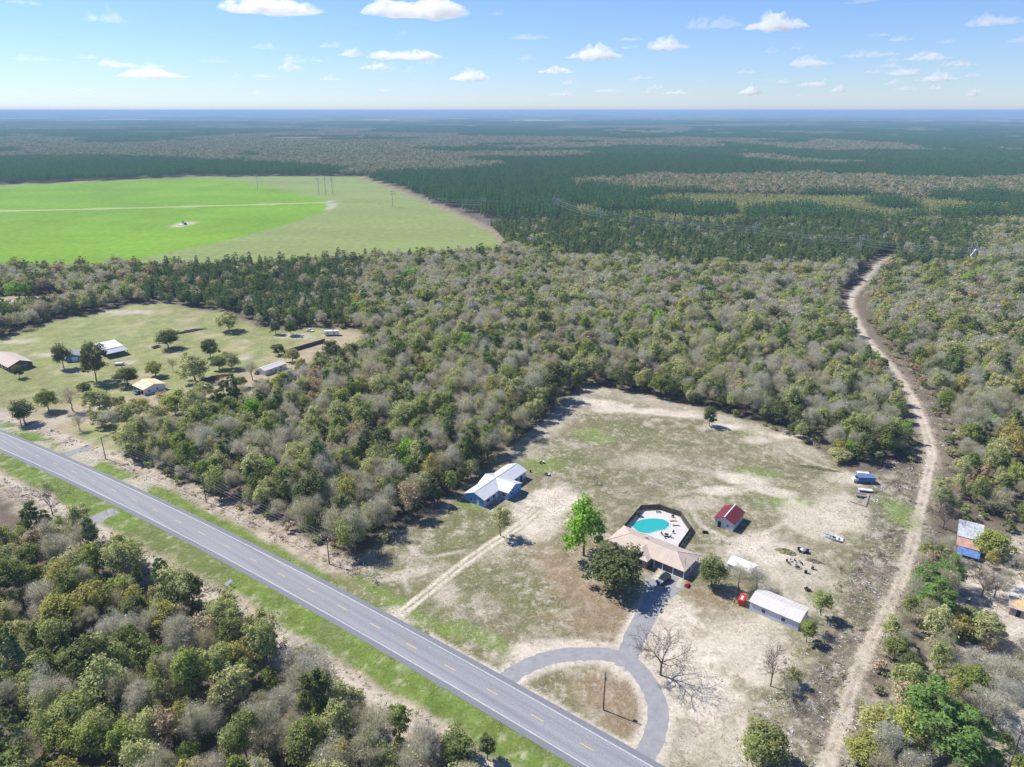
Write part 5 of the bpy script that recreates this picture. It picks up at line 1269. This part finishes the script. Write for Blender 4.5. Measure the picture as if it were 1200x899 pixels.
for i in range(len(PL) + 1):
    if i == len(PL): break
    (a, ha), (b, hb) = ext[i], ext[i + 1]
    d = (b - a); d.z = 0; d.normalize(); s = Vector((-d.y, d.x, 0))
    for j, (o_, dz) in enumerate(((-1.1, -.3), (0, -.3), (1.1, -.3), (0, -2.6))):
        cable(a + s * o_ + Vector((0, 0, ha + dz)), b + s * o_ + Vector((0, 0, hb + dz)), .7, .03, 'power_cable', 'thin grey overhead cable strung along the highway poles', 'overhead cables beside the highway')

# ---- transmission line over the forest
def pylon(u, v, hgt, hframe, lab):
    p = W(u, v, hgt); r = empty('transmission_pole', (p.x, p.y, 0), R(20), lab, 'pylon', 'transmission poles across the forest')
    for x in ((-2.8, 2.8) if hframe else (0,)): MB().tube((x, 0, -.3), (x, 0, hgt), .42, .3, 8).build('post', M['steel'], r)
    for z in ((hgt - 3.5,) if hframe else (hgt - 1.5, hgt - 4.5)): MB().box((0, .45, z), (11 if hframe else 6, .4, .5)).build('crossarm', M['steel'], r)
    if hframe:
        for s in (-1, 1): MB().tube((-2.8 * s, .2 * s, hgt - 11), (2.8 * s, .2 * s, hgt - 4), .16).build('brace', M['steel'], r)
    for x in (-5, 0, 5) if hframe else (-2.6, 2.6): MB().tube((x, .45, hgt - (3.7 if hframe else 1.7)), (x, .45, hgt - (6 if hframe else 3.5)), .14).build('insulator', M['white_paint'], r)
    return Vector((p.x, p.y, hgt - 5))
TY = [(300, 204, 24, False, 'single pole at the corner of the green field'), (372, 208, 26, False, 'left pole of the three by the field path'), (380, 207.5, 26, False, 'middle pole of the three by the field path'), (388, 207, 26, False, 'right pole of the three by the field path'),
      (459, 223, 22, False, 'single steel pole on the pale green field margin'), (567, 231, 22, False, 'steel pole half sunk in the pines right of the field'), (652, 229, 27, True, 'tall double-legged pylon rising from the dark pines'), (704, 243.5, 24, False, 'single pale pole right of the double-legged pylon'),
      (886, 261, 24, False, 'slim pale pole in the dark pine band'), (1012, 274, 24, False, 'slim pole towards the far end of the dark pine band'), (1143, 285, 25, True, 'double-legged pylon where the dirt track meets the pines')]
TP = [pylon(*t_) for t_ in TY]
chain = [TP[0], TP[2], TP[4], TP[5], TP[6], TP[7], TP[8], TP[9], TP[10], Vector((TP[10].x + 220, TP[10].y - 60, 21))]
for a, b in zip(chain[:-1], chain[1:]):
    for o_, dz in ((-4.5, 1.0), (0, -1.6), (4.5, 1.0), (-3, -4.2), (3, -4.2)): cable(a + Vector((0, o_, dz)), b + Vector((0, o_, dz)), 2.2, .085, 'transmission_cable', 'pale high-voltage cable sagging over the pines', 'high-voltage cables over the pines', n=14)

# ---- centre pivot, roadside sign
p = W(215, 263.5); r_ = empty('irrigation_pivot', (p.x, p.y, 0), R(15), 'centre-pivot irrigation tower on a pale pad in the green field', 'irrigation pivot')
for s in ((-1.8, -1.8), (1.8, -1.8), (1.8, 1.8), (-1.8, 1.8)): MB().tube((*s, 0), (0, 0, 4.5), .14).build('leg', M['dark'], r_)
MB().box((0, 0, .2), (9, 9, .4)).build('pad', M['concrete'], r_); MB().tube((0, 0, .2), (0, 0, 5), .25).build('riser_pipe', M['dark'], r_); MB().box((2.4, -2, 1.3), (2.6, 2, 2.2)).build('pump_box', M['dark'], r_)
p = W(268.5, 688.5); r_ = empty('road_sign', (p.x, p.y, 0), R(70), 'blank white-backed panel on two posts on the near verge of the highway', 'sign')
for s in (-.7, .7): MB().box((s, 0, .8), (.1, .1, 1.6)).build('post', M['wood_pole'], r_)
MB().slab([(-1.2, -.45, 1.35), (1.2, -.45, 1.35), (1.2, .25, 1.9), (-1.2, .25, 1.9)], .06).build('panel', M['white_paint'], r_)

# ---- single trees on the lots
def lot_tree(kn, u, v, hgt, wide, lab, q=None, grp=None, base=12.0, rad=4.5, full=True):
    if kn in ('pine', 'pinelit'): base, rad = 17.0, 4.0; q = None
    pro = FULL.get(kn) if full else None; q = None if pro else q
    p = W(u, v); s = hgt / base
    return put_tree(kn, p.x, p.y, s, random.random() * 6.28, lab, grp, q, sxy=(wide / rad) / s, protos=pro)
lot_tree('bright', 684, 651, 17.5, 6.3, 'big vivid light-green tree between the two lots')
lot_tree('dark', 720, 690, 12.0, 7.2, 'broad dark green tree in front of the ranch house')
lot_tree('dark', 833, 688, 9.0, 3.9, 'round dark green tree right of the ranch house carport')
lot_tree('grey', 864, 692, 7.5, 4.2, 'grey leafless tree in front of the small white shed')
lot_tree('grey', 886, 692, 7.0, 3.4, 'thin grey leafless tree between white shed and long workshop')
lot_tree('olive', 587, 628, 9.5, 3.6, 'slim olive tree with bare limbs before the blue house', full=False)
lot_tree('green', 893, 893, 8.0, 5.0, 'bushy green tree by the sandy ground at the bottom edge')
lot_tree('green', 945, 752, 5.5, 2.4, 'narrow dark green tree at the far corner of the long workshop', 1, full=False)
lot_tree('olive', 961, 725, 7.0, 3.2, 'olive twiggy tree behind the long workshop', full=False)
lot_tree('grey', 952, 742, 5.5, 2.6, 'grey scrubby tree against the far end wall of the long workshop')
lot_tree('grey', 922, 812, 3.6, 2.4, 'low grey bare shrub in the brown cut')
lot_tree('grey', 1165, 700, 7, 4.0, 'grey leafless tree between cabin and plank hut')
lot_tree('grey', 1140, 800, 8, 4.6, 'grey leafless tree on the right-hand sand patch')
lot_tree('grey', 1100, 600, 8, 4.4, 'grey leafless tree left of the tin-roofed cabin')
lot_tree('grey', 1160, 600, 8.5, 5.0, 'grey leafless tree behind the tin-roofed cabin')
lot_tree('olive', 1100, 655, 6, 3.4, 'olive tree on the track side of the tin-roofed cabin', full=False)
lot_tree('olive', 984, 540, 5.0, 4.2, 'low olive bush at the back corner of the sandy lot')
lot_tree('yellow', 1160, 652, 8.5, 4.8, 'yellow-green tree right of the tin-roofed cabin')
lot_tree('pinelit', 1084, 876, 17, 7.5, 'tall open-crowned green pine at the lower right, left of a pair', 0)
lot_tree('pinelit', 1122, 905, 16, 6.6, 'second tall open-crowned green pine at the lower right', 1)
lot_tree('pinelit', 1092, 730, 14, 5.6, 'green pine beside the dirt track, nearest the plank hut', 2)
lot_tree('pinelit', 1080, 706, 12, 5.0, 'green pine at the edge of the dirt track, left of a clump', 1)
lot_tree('pinelit', 1108, 694, 12, 5.2, 'green pine in the clump below the tin-roofed cabin', 0)
lot_tree('dark', 1135, 738, 6, 3.4, 'dark bushy tree in the clump below the plank hut')
lot_tree('olive', 1150, 752, 8, 4.4, 'olive tree between the plank hut and the sand patch')
lot_tree('yellow', 1120, 748, 7, 3.4, 'yellow-green young tree beside the sandy clearing')
lot_tree('grey', 1155, 860, 11, 5.5, 'pale grey leafless tree at the right edge, above the pair of pines')
lot_tree('grey', 1175, 810, 9, 4.8, 'pale leafless tree by the slim pole at the right edge')
lot_tree('olive', 1030, 868, 8, 4.6, 'olive-brown tree beside the dirt track at the bottom')
lot_tree('yellow', 1010, 893, 6, 3.6, 'yellow-green bush at the bottom edge by the dirt track')
lot_tree('green', 1047, 772, 6, 2.8, 'small green tree on the right bank of the dirt track')
lot_tree('dark', 1063, 787, 5, 2.4, 'dark green bush on the right bank of the dirt track')
lot_tree('pine', 571, 890, 6.5, 2.4, 'small bright young pine on the near verge')
lot_tree('green', 536, 893, 6.5, 4.0, 'green bushy tree at the corner of the near wood')
lot_tree('olive', 928, 800, 4.0, 2.2, 'low grey-green bush in the brown cut below the workshop', full=False)
lot_tree('dark', 831, 499, 8.5, 2.8, 'small dark tree at the back corner between the lots')
lot_tree('tan', 500, 893, 7, 4, 'tan leafless tree on the pale strip by the near wood')
# farm trees
FT = [('dark', 30, 496, 9, 4.6, 'round dark green tree at the farm entrance by the leftmost pole'), ('green', 57, 482, 8.5, 4.6, 'dense green tree second from the farm entrance'), ('grey', 86, 482, 9, 5.5, 'grey twiggy tree between green and olive farm trees'),
      ('olive', 118, 486, 9.5, 6, 'spreading olive tree by the farm drive'), ('dark', 113, 447, 16, 5.8, 'tallest dark tree standing before the barn'), ('dark', 75, 432, 11, 4.4, 'dark two-stemmed tree left of the farm cottage'), ('dark', 23, 443, 5.5, 2.4, 'small dark tree in front of the brick farmhouse'),
      ('dark', 150, 452, 8, 5.4, 'dark bushy tree left of the orange-roofed workshop'), ('yellow', 182, 441, 6.5, 4.4, 'yellow-olive tree behind the orange-roofed workshop'), ('grey', 203, 435, 6, 2.4, 'thin grey bare tree on the pasture'), ('olive', 229, 446, 11, 7, 'largest spreading olive tree near the scrap heap'),
      ('dark', 247, 419, 8.5, 4.4, 'dark upright tree at the pasture side of the scrap heap'), ('green', 257, 433, 6, 4, 'small green tree by the scrap heap'), ('olive', 272, 432, 7.5, 4.5, 'olive-grey tree right of the scrap heap'), ('grey', 296, 446, 8, 4.2, 'grey tree beside the mobile home car'),
      ('dark', 197, 408, 9, 6.2, 'round dark bush alone on the pasture with the flat trailer'), ('olive', 268, 388, 10, 6.5, 'round olive-brown bush alone near the pine stand'), ('dark', 323, 392, 6.5, 3, 'left of two small dark trees by the white saloon car'), ('dark', 341, 393, 7, 3.4, 'right of two small dark trees by the white saloon car'),
      ('dark', 100, 463, 5, 3.2, 'small dark cedar above the olive farm tree'), ('yellow', 163, 490, 7.5, 4.6, 'yellow-green tree below the white workshop'), ('yellow', 206, 487, 9, 6.2, 'broad yellow-green tree in front of the camper'), ('grey', 133, 505, 8, 5.2, 'grey tree by the farm drive, nearest the highway'),
      ('olive', 150, 500, 9, 5, 'olive tree between farm drive and wood'), ('olive', 186, 500, 8, 5, 'olive tree at the corner of the wood by the farm'), ('bright', 22, 350, 10, 7.5, 'vivid light-green tree beside the far bluish house'), ('grey', 94, 505, 5, 3.5, 'low bare shrub-like tree by the farm entrance drive')]
FT += [('olive', 240, 468, 7, 4.5, 'olive tree right of the camper trailer'), ('grey', 262, 462, 6, 4, 'grey tree below the scrap heap'), ('green', 282, 455, 5, 3.4, 'low green tree near the mobile home drive'), ('dark', 327, 416, 5, 3.6, 'dark bush at the far end of the mobile home'),
       ('olive', 343, 424, 6, 4, 'olive tree below the brown fence'), ('olive', 120, 500, 6, 4.2, 'small olive tree at the farm drive bend'), ('green', 228, 478, 6, 4, 'green tree at the farm edge of the wood'), ('grey', 165, 508, 7, 4.4, 'grey tree at the farm corner of the wood'), ('tan', 192, 478, 6, 3.6, 'tan tree below the white workshop'), ('dark', 140, 478, 4, 3, 'dark cedar bush beside the farm drive')]
for t_ in FT: lot_tree(t_[0], t_[1], t_[2], t_[3] * 1.2, t_[4] * 1.0, t_[5])
# two large bare trees with real limbs
def bare_tree(u, v, hgt, spread, lab, seed, rad=.28):
    g_ = np.random.default_rng(seed); p = W(u, v); r = empty('bare_tree', (p.x, p.y, 0), 0, lab, 'tree')
    mb = MB(); tw = MB(); fk = Vector((0, 0, hgt * .3)); mb.tube((0, 0, -.3), fk, rad, rad * .75, 9)
    def grow(a, d, L, r0, lev):
        n = 3; q = a
        for i in range(n):
            d = (d + Vector(g_.normal(0, .16, 3)) + Vector((0, 0, .06))).normalized(); e = q + d * (L / n)
            (mb if lev < 3 else tw).tube(q, e, r0 * (1 - .22 * i), r0 * (1 - .22 * (i + 1)), 6 if lev < 2 else 4)
            if lev < 4:
                for _ in range(1 + (i == n - 1) + (lev > 1)):
                    s = Vector(g_.normal(0, 1, 3)); s = (s - d * s.dot(d)).normalized()
                    grow(e, (d * .72 + s * .72).normalized(), L * g_.uniform(.5, .72), r0 * .5, lev + 1)
            q = e
    for i in range(6):
        t_ = i * 1.047 + g_.uniform(-.3, .3); grow(fk - Vector((0, 0, g_.uniform(0, hgt * .08))), Vector((math.cos(t_) * spread / hgt * 1.5, math.sin(t_) * spread / hgt * 1.5, .9)).normalized(), hgt * .40, rad * .52, 1)
    mb.build('trunk', BARK, r); tw.build('twigs', BARK, r)
bare_tree(774, 791, 12.5, 7.0, 'large dark leafless tree on pale sand beside the loop drive', 3)
bare_tree(903, 804, 11.0, 4.5, 'slender leafless tree on sand below the long workshop', 9, .17)

for q_, (u_, v_, hh_, ss_, lb_) in enumerate(((62, 604, 12, 4.5, 'dark-stemmed leafless tree on the bare ground at the left end of the near wood'), (300, 775, 13, 5.5, 'leafless tree standing clear above the near wood, towards the white panel'), (215, 850, 13, 6, 'tall leafless tree rising from the middle of the near wood'), (420, 862, 11, 5, 'leafless tree at the strip edge of the near wood, towards the loop drive'),
        (1150, 700, 10, 4.5, 'leafless tree on sand left of the plank hut'), (1170, 790, 11, 5, 'leafless tree above the slim pole on the right-hand sand'), (1130, 868, 11, 5, 'leafless tree behind the second green pine'), (1105, 620, 9, 4, 'leafless tree at the track side of the tin-roofed cabin'))): bare_tree(u_, v_, hh_, ss_, lb_, 40 + q_, .17)
bare_tree(697, 566, 3.6, 1.4, 'small bare sapling alone in the middle of the back lawn', 14, .07)
# ---- ground scatter: weeds, tufts and pale woody litter
g = np.random.default_rng(31)
def tuft(seed, n, s, m, flat=False):
    q = np.random.default_rng(seed); c = q.normal(0, s * .4, (n, 3)) * np.array([1, 1, .35]); c[:, 2] = np.abs(c[:, 2]) + .03
    d = q.normal(size=(n, 3)) + np.array([0, 0, 1.5 if not flat else .2])
    return tris_mesh('tuft', tri_leaves(c, s * q.uniform(.2, .45, n), d, q), m)
def litter(seed, m):
    q = np.random.default_rng(seed); c = q.normal(0, .5, (14, 3)) * np.array([1, 1, .1]); c[:, 2] = np.abs(c[:, 2]) + .04
    d = q.normal(size=(14, 3)) * np.array([1, 1, .12]); return tris_mesh('litter', slivers(c, d, q.uniform(.4, 1.4, 14), .09, q), m)
WEED = foliage_mat('weed', [(.16, .22, .05), (.22, .24, .09), (.30, .26, .14), (.20, .23, .06)], .2)
STRAWM = foliage_mat('dry_tuft', [(.36, .30, .17), (.44, .37, .25), (.30, .24, .13)], .1)
PALE = foliage_mat('pale_litter', [(.56, .47, .38), (.48, .40, .32), (.36, .28, .22)], .05)
def in_lot(n, x0, x1, y0, y1, test):
    a = g.uniform(x0, x1, n); b = g.uniform(y0, y1, n); k_ = test(a, b); return a[k_], b[k_]
dfar = lambda a, b: np.minimum(seg_dist(a, b, DRIVE), seg_dist(a, b, DRIVE2))
BLD = [(-5, 212, 12), (40, 174, 10), (33, 181, 7), (48, 167, 8), (45, 190, 10), (67.5, 191.5, 6), (66, 149.5, 6), (71, 146, 5), (64, 167, 5)]
clear = lambda a, b: np.all([np.hypot(a - q[0], b - q[1]) > q[2] for q in BLD], 0)
a, b = in_lot(60000, -60, 130, 95, 260, lambda a, b: (sdist(a, b, LOT) < -1) & (dfar(a, b) > 3.6) & (road_d(a, b) > 6.5) & clear(a, b) & (fbm(a, b, 9, 6) > .44))
n = len(a)
scatter('grass_tufts', np.stack([a, b, np.zeros(n)], 1), g.uniform(0, 6, n), g.uniform(.5, 1.2, n), g.integers(0, 4, n), [tuft(1, 8, .26, STRAWM), tuft(2, 7, .24, WEED), tuft(3, 7, .28, STRAWM), tuft(4, 6, .22, STRAWM)], 'dry tufts and low weeds over the lots')
a, b = in_lot(26000, -230, 60, 95, 290, lambda a, b: ((road_d(a, b) < -5.8) & (road_d(a, b) > -14.5)) | ((road_d(a, b) > 5.6) & (road_d(a, b) < 9.5) & (a < 0)))
n = len(a)
VERGEM = foliage_mat('verge_weed', [(.17, .27, .04), (.24, .31, .06), (.30, .32, .12), (.15, .22, .05)], .3)
scatter('verge_grass', np.stack([a, b, np.zeros(n)], 1), g.uniform(0, 6, n), g.uniform(.5, 1.3, n), g.integers(0, 2, n), [tuft(5, 10, .32, VERGEM), tuft(6, 9, .28, VERGEM)], 'rough green verge grass and weeds along the highway')
trx = lambda b: np.interp(b, [p[1] for p in TRACK], [p[0] for p in TRACK])
a, b = in_lot(34000, -210, 200, 92, 420, lambda a, b: (((a > trx(b) - 18) & (a < trx(b) + 9) & (b < 235) & (np.abs(a - trx(b)) > 2)) | ((np.abs(a - trx(b)) < 9) & (b > 230) & (np.abs(a - trx(b)) > 2.5)) |
     ((road_d(a, b) < -14) & (road_d(a, b) > -21)) | ((road_d(a, b) > 9.5) & (road_d(a, b) < 16) & (a < -35)) | (sdist(a, b, RIGHTLOT) < 0)))
n = len(a)
scatter('woody_litter', np.stack([a, b, np.zeros(n)], 1), g.uniform(0, 6, n), g.uniform(.4, 1.4, n), g.choice(5, n, p=[.16, .1, .24, .3, .2]), [litter(1, PALE), litter(2, PALE), litter(3, BARK), tuft(7, 10, .5, STRAWM), tuft(8, 12, .55, WEED)], 'pale sticks, stubble and weeds on the cleared strips')

# ---- undergrowth inside and along the woods
a, b = grid_pts(-260, 230, 92, 420, 5.0, g)
k_ = in_view(a, b) & (np.abs(road_d(a, b) - (-2.5)) > 17.0) & (sdist(a, b, LOT) > -.5) & (sdist(a, b, FARM) > 2) & ~((seg_dist(a, b, TRACK) < 6) & (b > 200)) & ~((a > 40) & (b < 232) & (a < np.interp(b, [100, 113, 128, 150, 167, 200, 232], [65, 71, 81, 96, 106, 125, 145]))) & (sdist(a, b, NEARBARE) > 0)
k_ &= (sdist(a, b, RIGHTLOT) > 0) | (g.random(a.shape) < .5)
for bx, by, br in ((134, 181, 12), (129, 150, 6)): k_ &= np.hypot(a - bx, b - by) > br
a, b = a[k_], b[k_]; n = len(a)
SH = []
for q, kn in enumerate(('olive', 'green', 'dark', 'tan', 'grey')):
    T, _ = crown_round(np.random.default_rng(700 + q), 260 if kn != 'grey' else 40, 12, 1.7, .1, 2.6, .3, 160)
    SH.append(tris_mesh('shrub', T, F[kn]))
scatter('undergrowth', np.stack([a, b, np.zeros(n)], 1), g.uniform(0, 6, n), g.uniform(.5, 1.3, n), g.integers(0, 5, n), SH, 'low shrubs and saplings under the trees')

# ------------------------------------------------------------------ clouds
CM = {}
def cloud_mat(d):
    if d not in CM:
        m = bpy.data.materials.new('cloud_vapour'); m.use_nodes = True; m.node_tree.nodes.clear()
        N = m.node_tree.nodes.new; L = m.node_tree.links.new
        v = N('ShaderNodeVolumeScatter'); o = N('ShaderNodeOutputMaterial'); ge = N('ShaderNodeNewGeometry')
        v.inputs['Color'].default_value = (1, 1, 1, 1); v.inputs['Anisotropy'].default_value = .25
        n = N('ShaderNodeTexNoise'); n.inputs['Scale'].default_value = .0062; n.inputs['Detail'].default_value = 4; n.inputs['Roughness'].default_value = .6
        L(ge.outputs['Position'], n.inputs['Vector'])
        r = N('ShaderNodeMapRange'); r.inputs['From Min'].default_value = .38; r.inputs['From Max'].default_value = .62; r.inputs['To Max'].default_value = d
        L(n.outputs[0], r.inputs[0]); L(r.outputs[0], v.inputs['Density']); L(v.outputs[0], o.inputs['Volume']); CM[d] = m
    return CM[d]
CL = [(318, 7, 112, 17, 8), (490, 10, 112, 20, 9), (123, 19, 36, 14, 4), (100, 66, 22, 6, 3), (139, 74, 40, 11, 4), (178, 86, 76, 12, 3.5), (180, 76, 24, 8, 2.5), (345, 69, 26, 9, 3), (341, 77, 28, 11, 3.5), (373, 70, 18, 6, 2.5), (308, 88, 24, 7, 2), (388, 91, 20, 7, 3),
      (411, 62, 28, 9, 6), (473, 64, 66, 13, 7), (440, 77, 30, 11, 6), (461, 79, 8, 6, 4), (480, 82, 14, 7, 4), (550, 89, 48, 12, 5), (448, 105, 18, 6, 2), (583, 14, 14, 9, 2), (472, 38, 14, 8, 1.5), (617, 67, 16, 7, 4), (651, 82, 36, 9, 6), (698, 62, 56, 16, 7), (665, 96, 12, 6, 4), (657, 110, 22, 5, 2), (743, 92, 14, 6, 2.5),
      (782, 51, 46, 15, 7), (711, 105, 26, 6, 2), (770, 101, 14, 7, 4), (790, 108, 24, 6, 3), (820, 27, 26, 16, 4), (846, 26, 50, 13, 2), (908, 26, 60, 20, 9), (879, 106, 20, 10, 6), (950, 72, 48, 12, 3.5), (954, 97, 26, 11, 5), (983, 104, 18, 9, 4), (1012, 63, 40, 9, 3), (1024, 83, 18, 6, 3.5), (1087, 66, 42, 10, 4.5), (1060, 83, 34, 12, 4), (1100, 90, 34, 11, 5),
      (1122, 73, 22, 8, 3.5), (1140, 87, 16, 7, 3), (1144, 106, 16, 7, 3), (1165, 24, 56, 12, 3.5), (1195, 45, 26, 10, 3), (1062, 103, 26, 7, 2), (900, 93, 14, 5, 2), (40, 68, 40, 7, 1.2), (250, 70, 30, 7, 1.2), (30, 2, 40, 6, 2), (1010, 1, 40, 5, 3), (620, 43, 50, 6, 1.2)]
gc = np.random.default_rng(12)
for q_ in range(34):
    u_ = gc.uniform(0, 1200) if q_ < 14 else gc.uniform(700, 1200); v_ = gc.uniform(40, 112); CL.append((u_, v_, gc.uniform(12, 30) * (1.25 - v_ / 200), gc.uniform(4, 8), gc.choice([2.0, 3.0, 4.0])))
puff = None
for ci_, (u, v_, wpx, hpx, dens) in enumerate(CL):
    d = Wd(u, v_); base = 1500.0; t_ = (base - CAM_H) / max(.02, d.z) ; t_ = min(t_, 60000)
    c = Vector((0, 0, CAM_H)) + d * t_; wd = wpx / FPX * t_; hh = hpx / FPX * t_
    bm = []
    n = max(4, int(wpx / 7))
    # a height field top and flatter base over a rounded outline, one closed surface
    na, nr = 40, 14; ph = gc.uniform(0, 6.28, 8); lobes = [(gc.uniform(-.42, .42), gc.uniform(-.35, .35), gc.uniform(.45, 1.0), gc.uniform(.10, .24)) for _ in range(n)]
    vs = []; fs = []
    def top(qx, qy, rr_):
        h_ = max([lh_ * math.exp(-((qx - lx) ** 2 + (qy - ly) ** 2) / (2 * lr * lr)) for lx, ly, lh_, lr in lobes]); return max(h_, .30) * max(0, 1 - rr_ ** 2) ** .5
    for side in (0, 1):
        for j in range(nr + 1):
            f_ = j / nr
            if side and j == nr: break
            for i in range(na):
                a_ = 2 * math.pi * i / na; rr_ = f_; q = .5 * f_ * (1 + .14 * math.sin(2 * a_ + ph[0]) + .12 * math.sin(5 * a_ + ph[1]) + .10 * math.sin(9 * a_ + ph[2]))
                qx, qy = q * math.cos(a_), q * math.sin(a_)
                z = top(qx, qy, rr_) * (1.0 + .25 * math.sin(23 * qx + ph[3]) * math.sin(19 * qy + ph[4]) if side == 0 else -.26 - .08 * math.sin(17 * qx + ph[5]))
                vs.append((qx * wd * 1.12, qy * wd * .55, z * hh * 1.15))
    K = (nr + 1) * na
    for j in range(nr):
        for i in range(na):
            i2 = (i + 1) % na; fs.append((j * na + i, (j + 1) * na + i, (j + 1) * na + i2, j * na + i2))
    for j in range(nr):
        for i in range(na):
            i2 = (i + 1) % na; a0 = K + j * na; a1 = K + (j + 1) * na if j < nr - 1 else nr * na
            fs.append((a0 + i, a0 + i2, a1 + i2, a1 + i))
    o = MB().add(vs, fs).build('cloud', cloud_mat(round(dens, 1) * .34 / 300))
    o.location = (c.x, c.y, c.z - hh * .3); o.rotation_euler = (0, 0, math.atan2(-d.x, d.y) * 1.0)
    for p_ in o.data.polygons: p_.use_smooth = True
    sd = 'left part of the sky' if u < 400 else ('middle of the sky' if u < 800 else 'right part of the sky')
    size = 'large' if wpx > 55 else ('mid-sized' if wpx > 28 else 'tiny'); fade = 'bright white' if dens >= 5 else ('soft white' if dens >= 3 else 'faint thin')
    tag(o, '%s %s fair-weather cloud in the %s' % (size, fade, sd), 'cloud', '%s %s clouds, %s' % (size, fade, sd))

# ------------------------------------------------------------------ haze
hz = MB().box((0, 45000, 64), (170000, 120000, 140))
HM = bpy.data.materials.new('haze'); HM.use_nodes = True; HM.node_tree.nodes.clear()
pv = HM.node_tree.nodes.new('ShaderNodeVolumePrincipled'); oo = HM.node_tree.nodes.new('ShaderNodeOutputMaterial')
pv.inputs['Color'].default_value = (.38, .59, .86, 1); pv.inputs['Density'].default_value = .00012
HM.node_tree.links.new(pv.outputs[0], oo.inputs['Volume'])
hz.build('haze', HM)['kind'] = 'stuff'
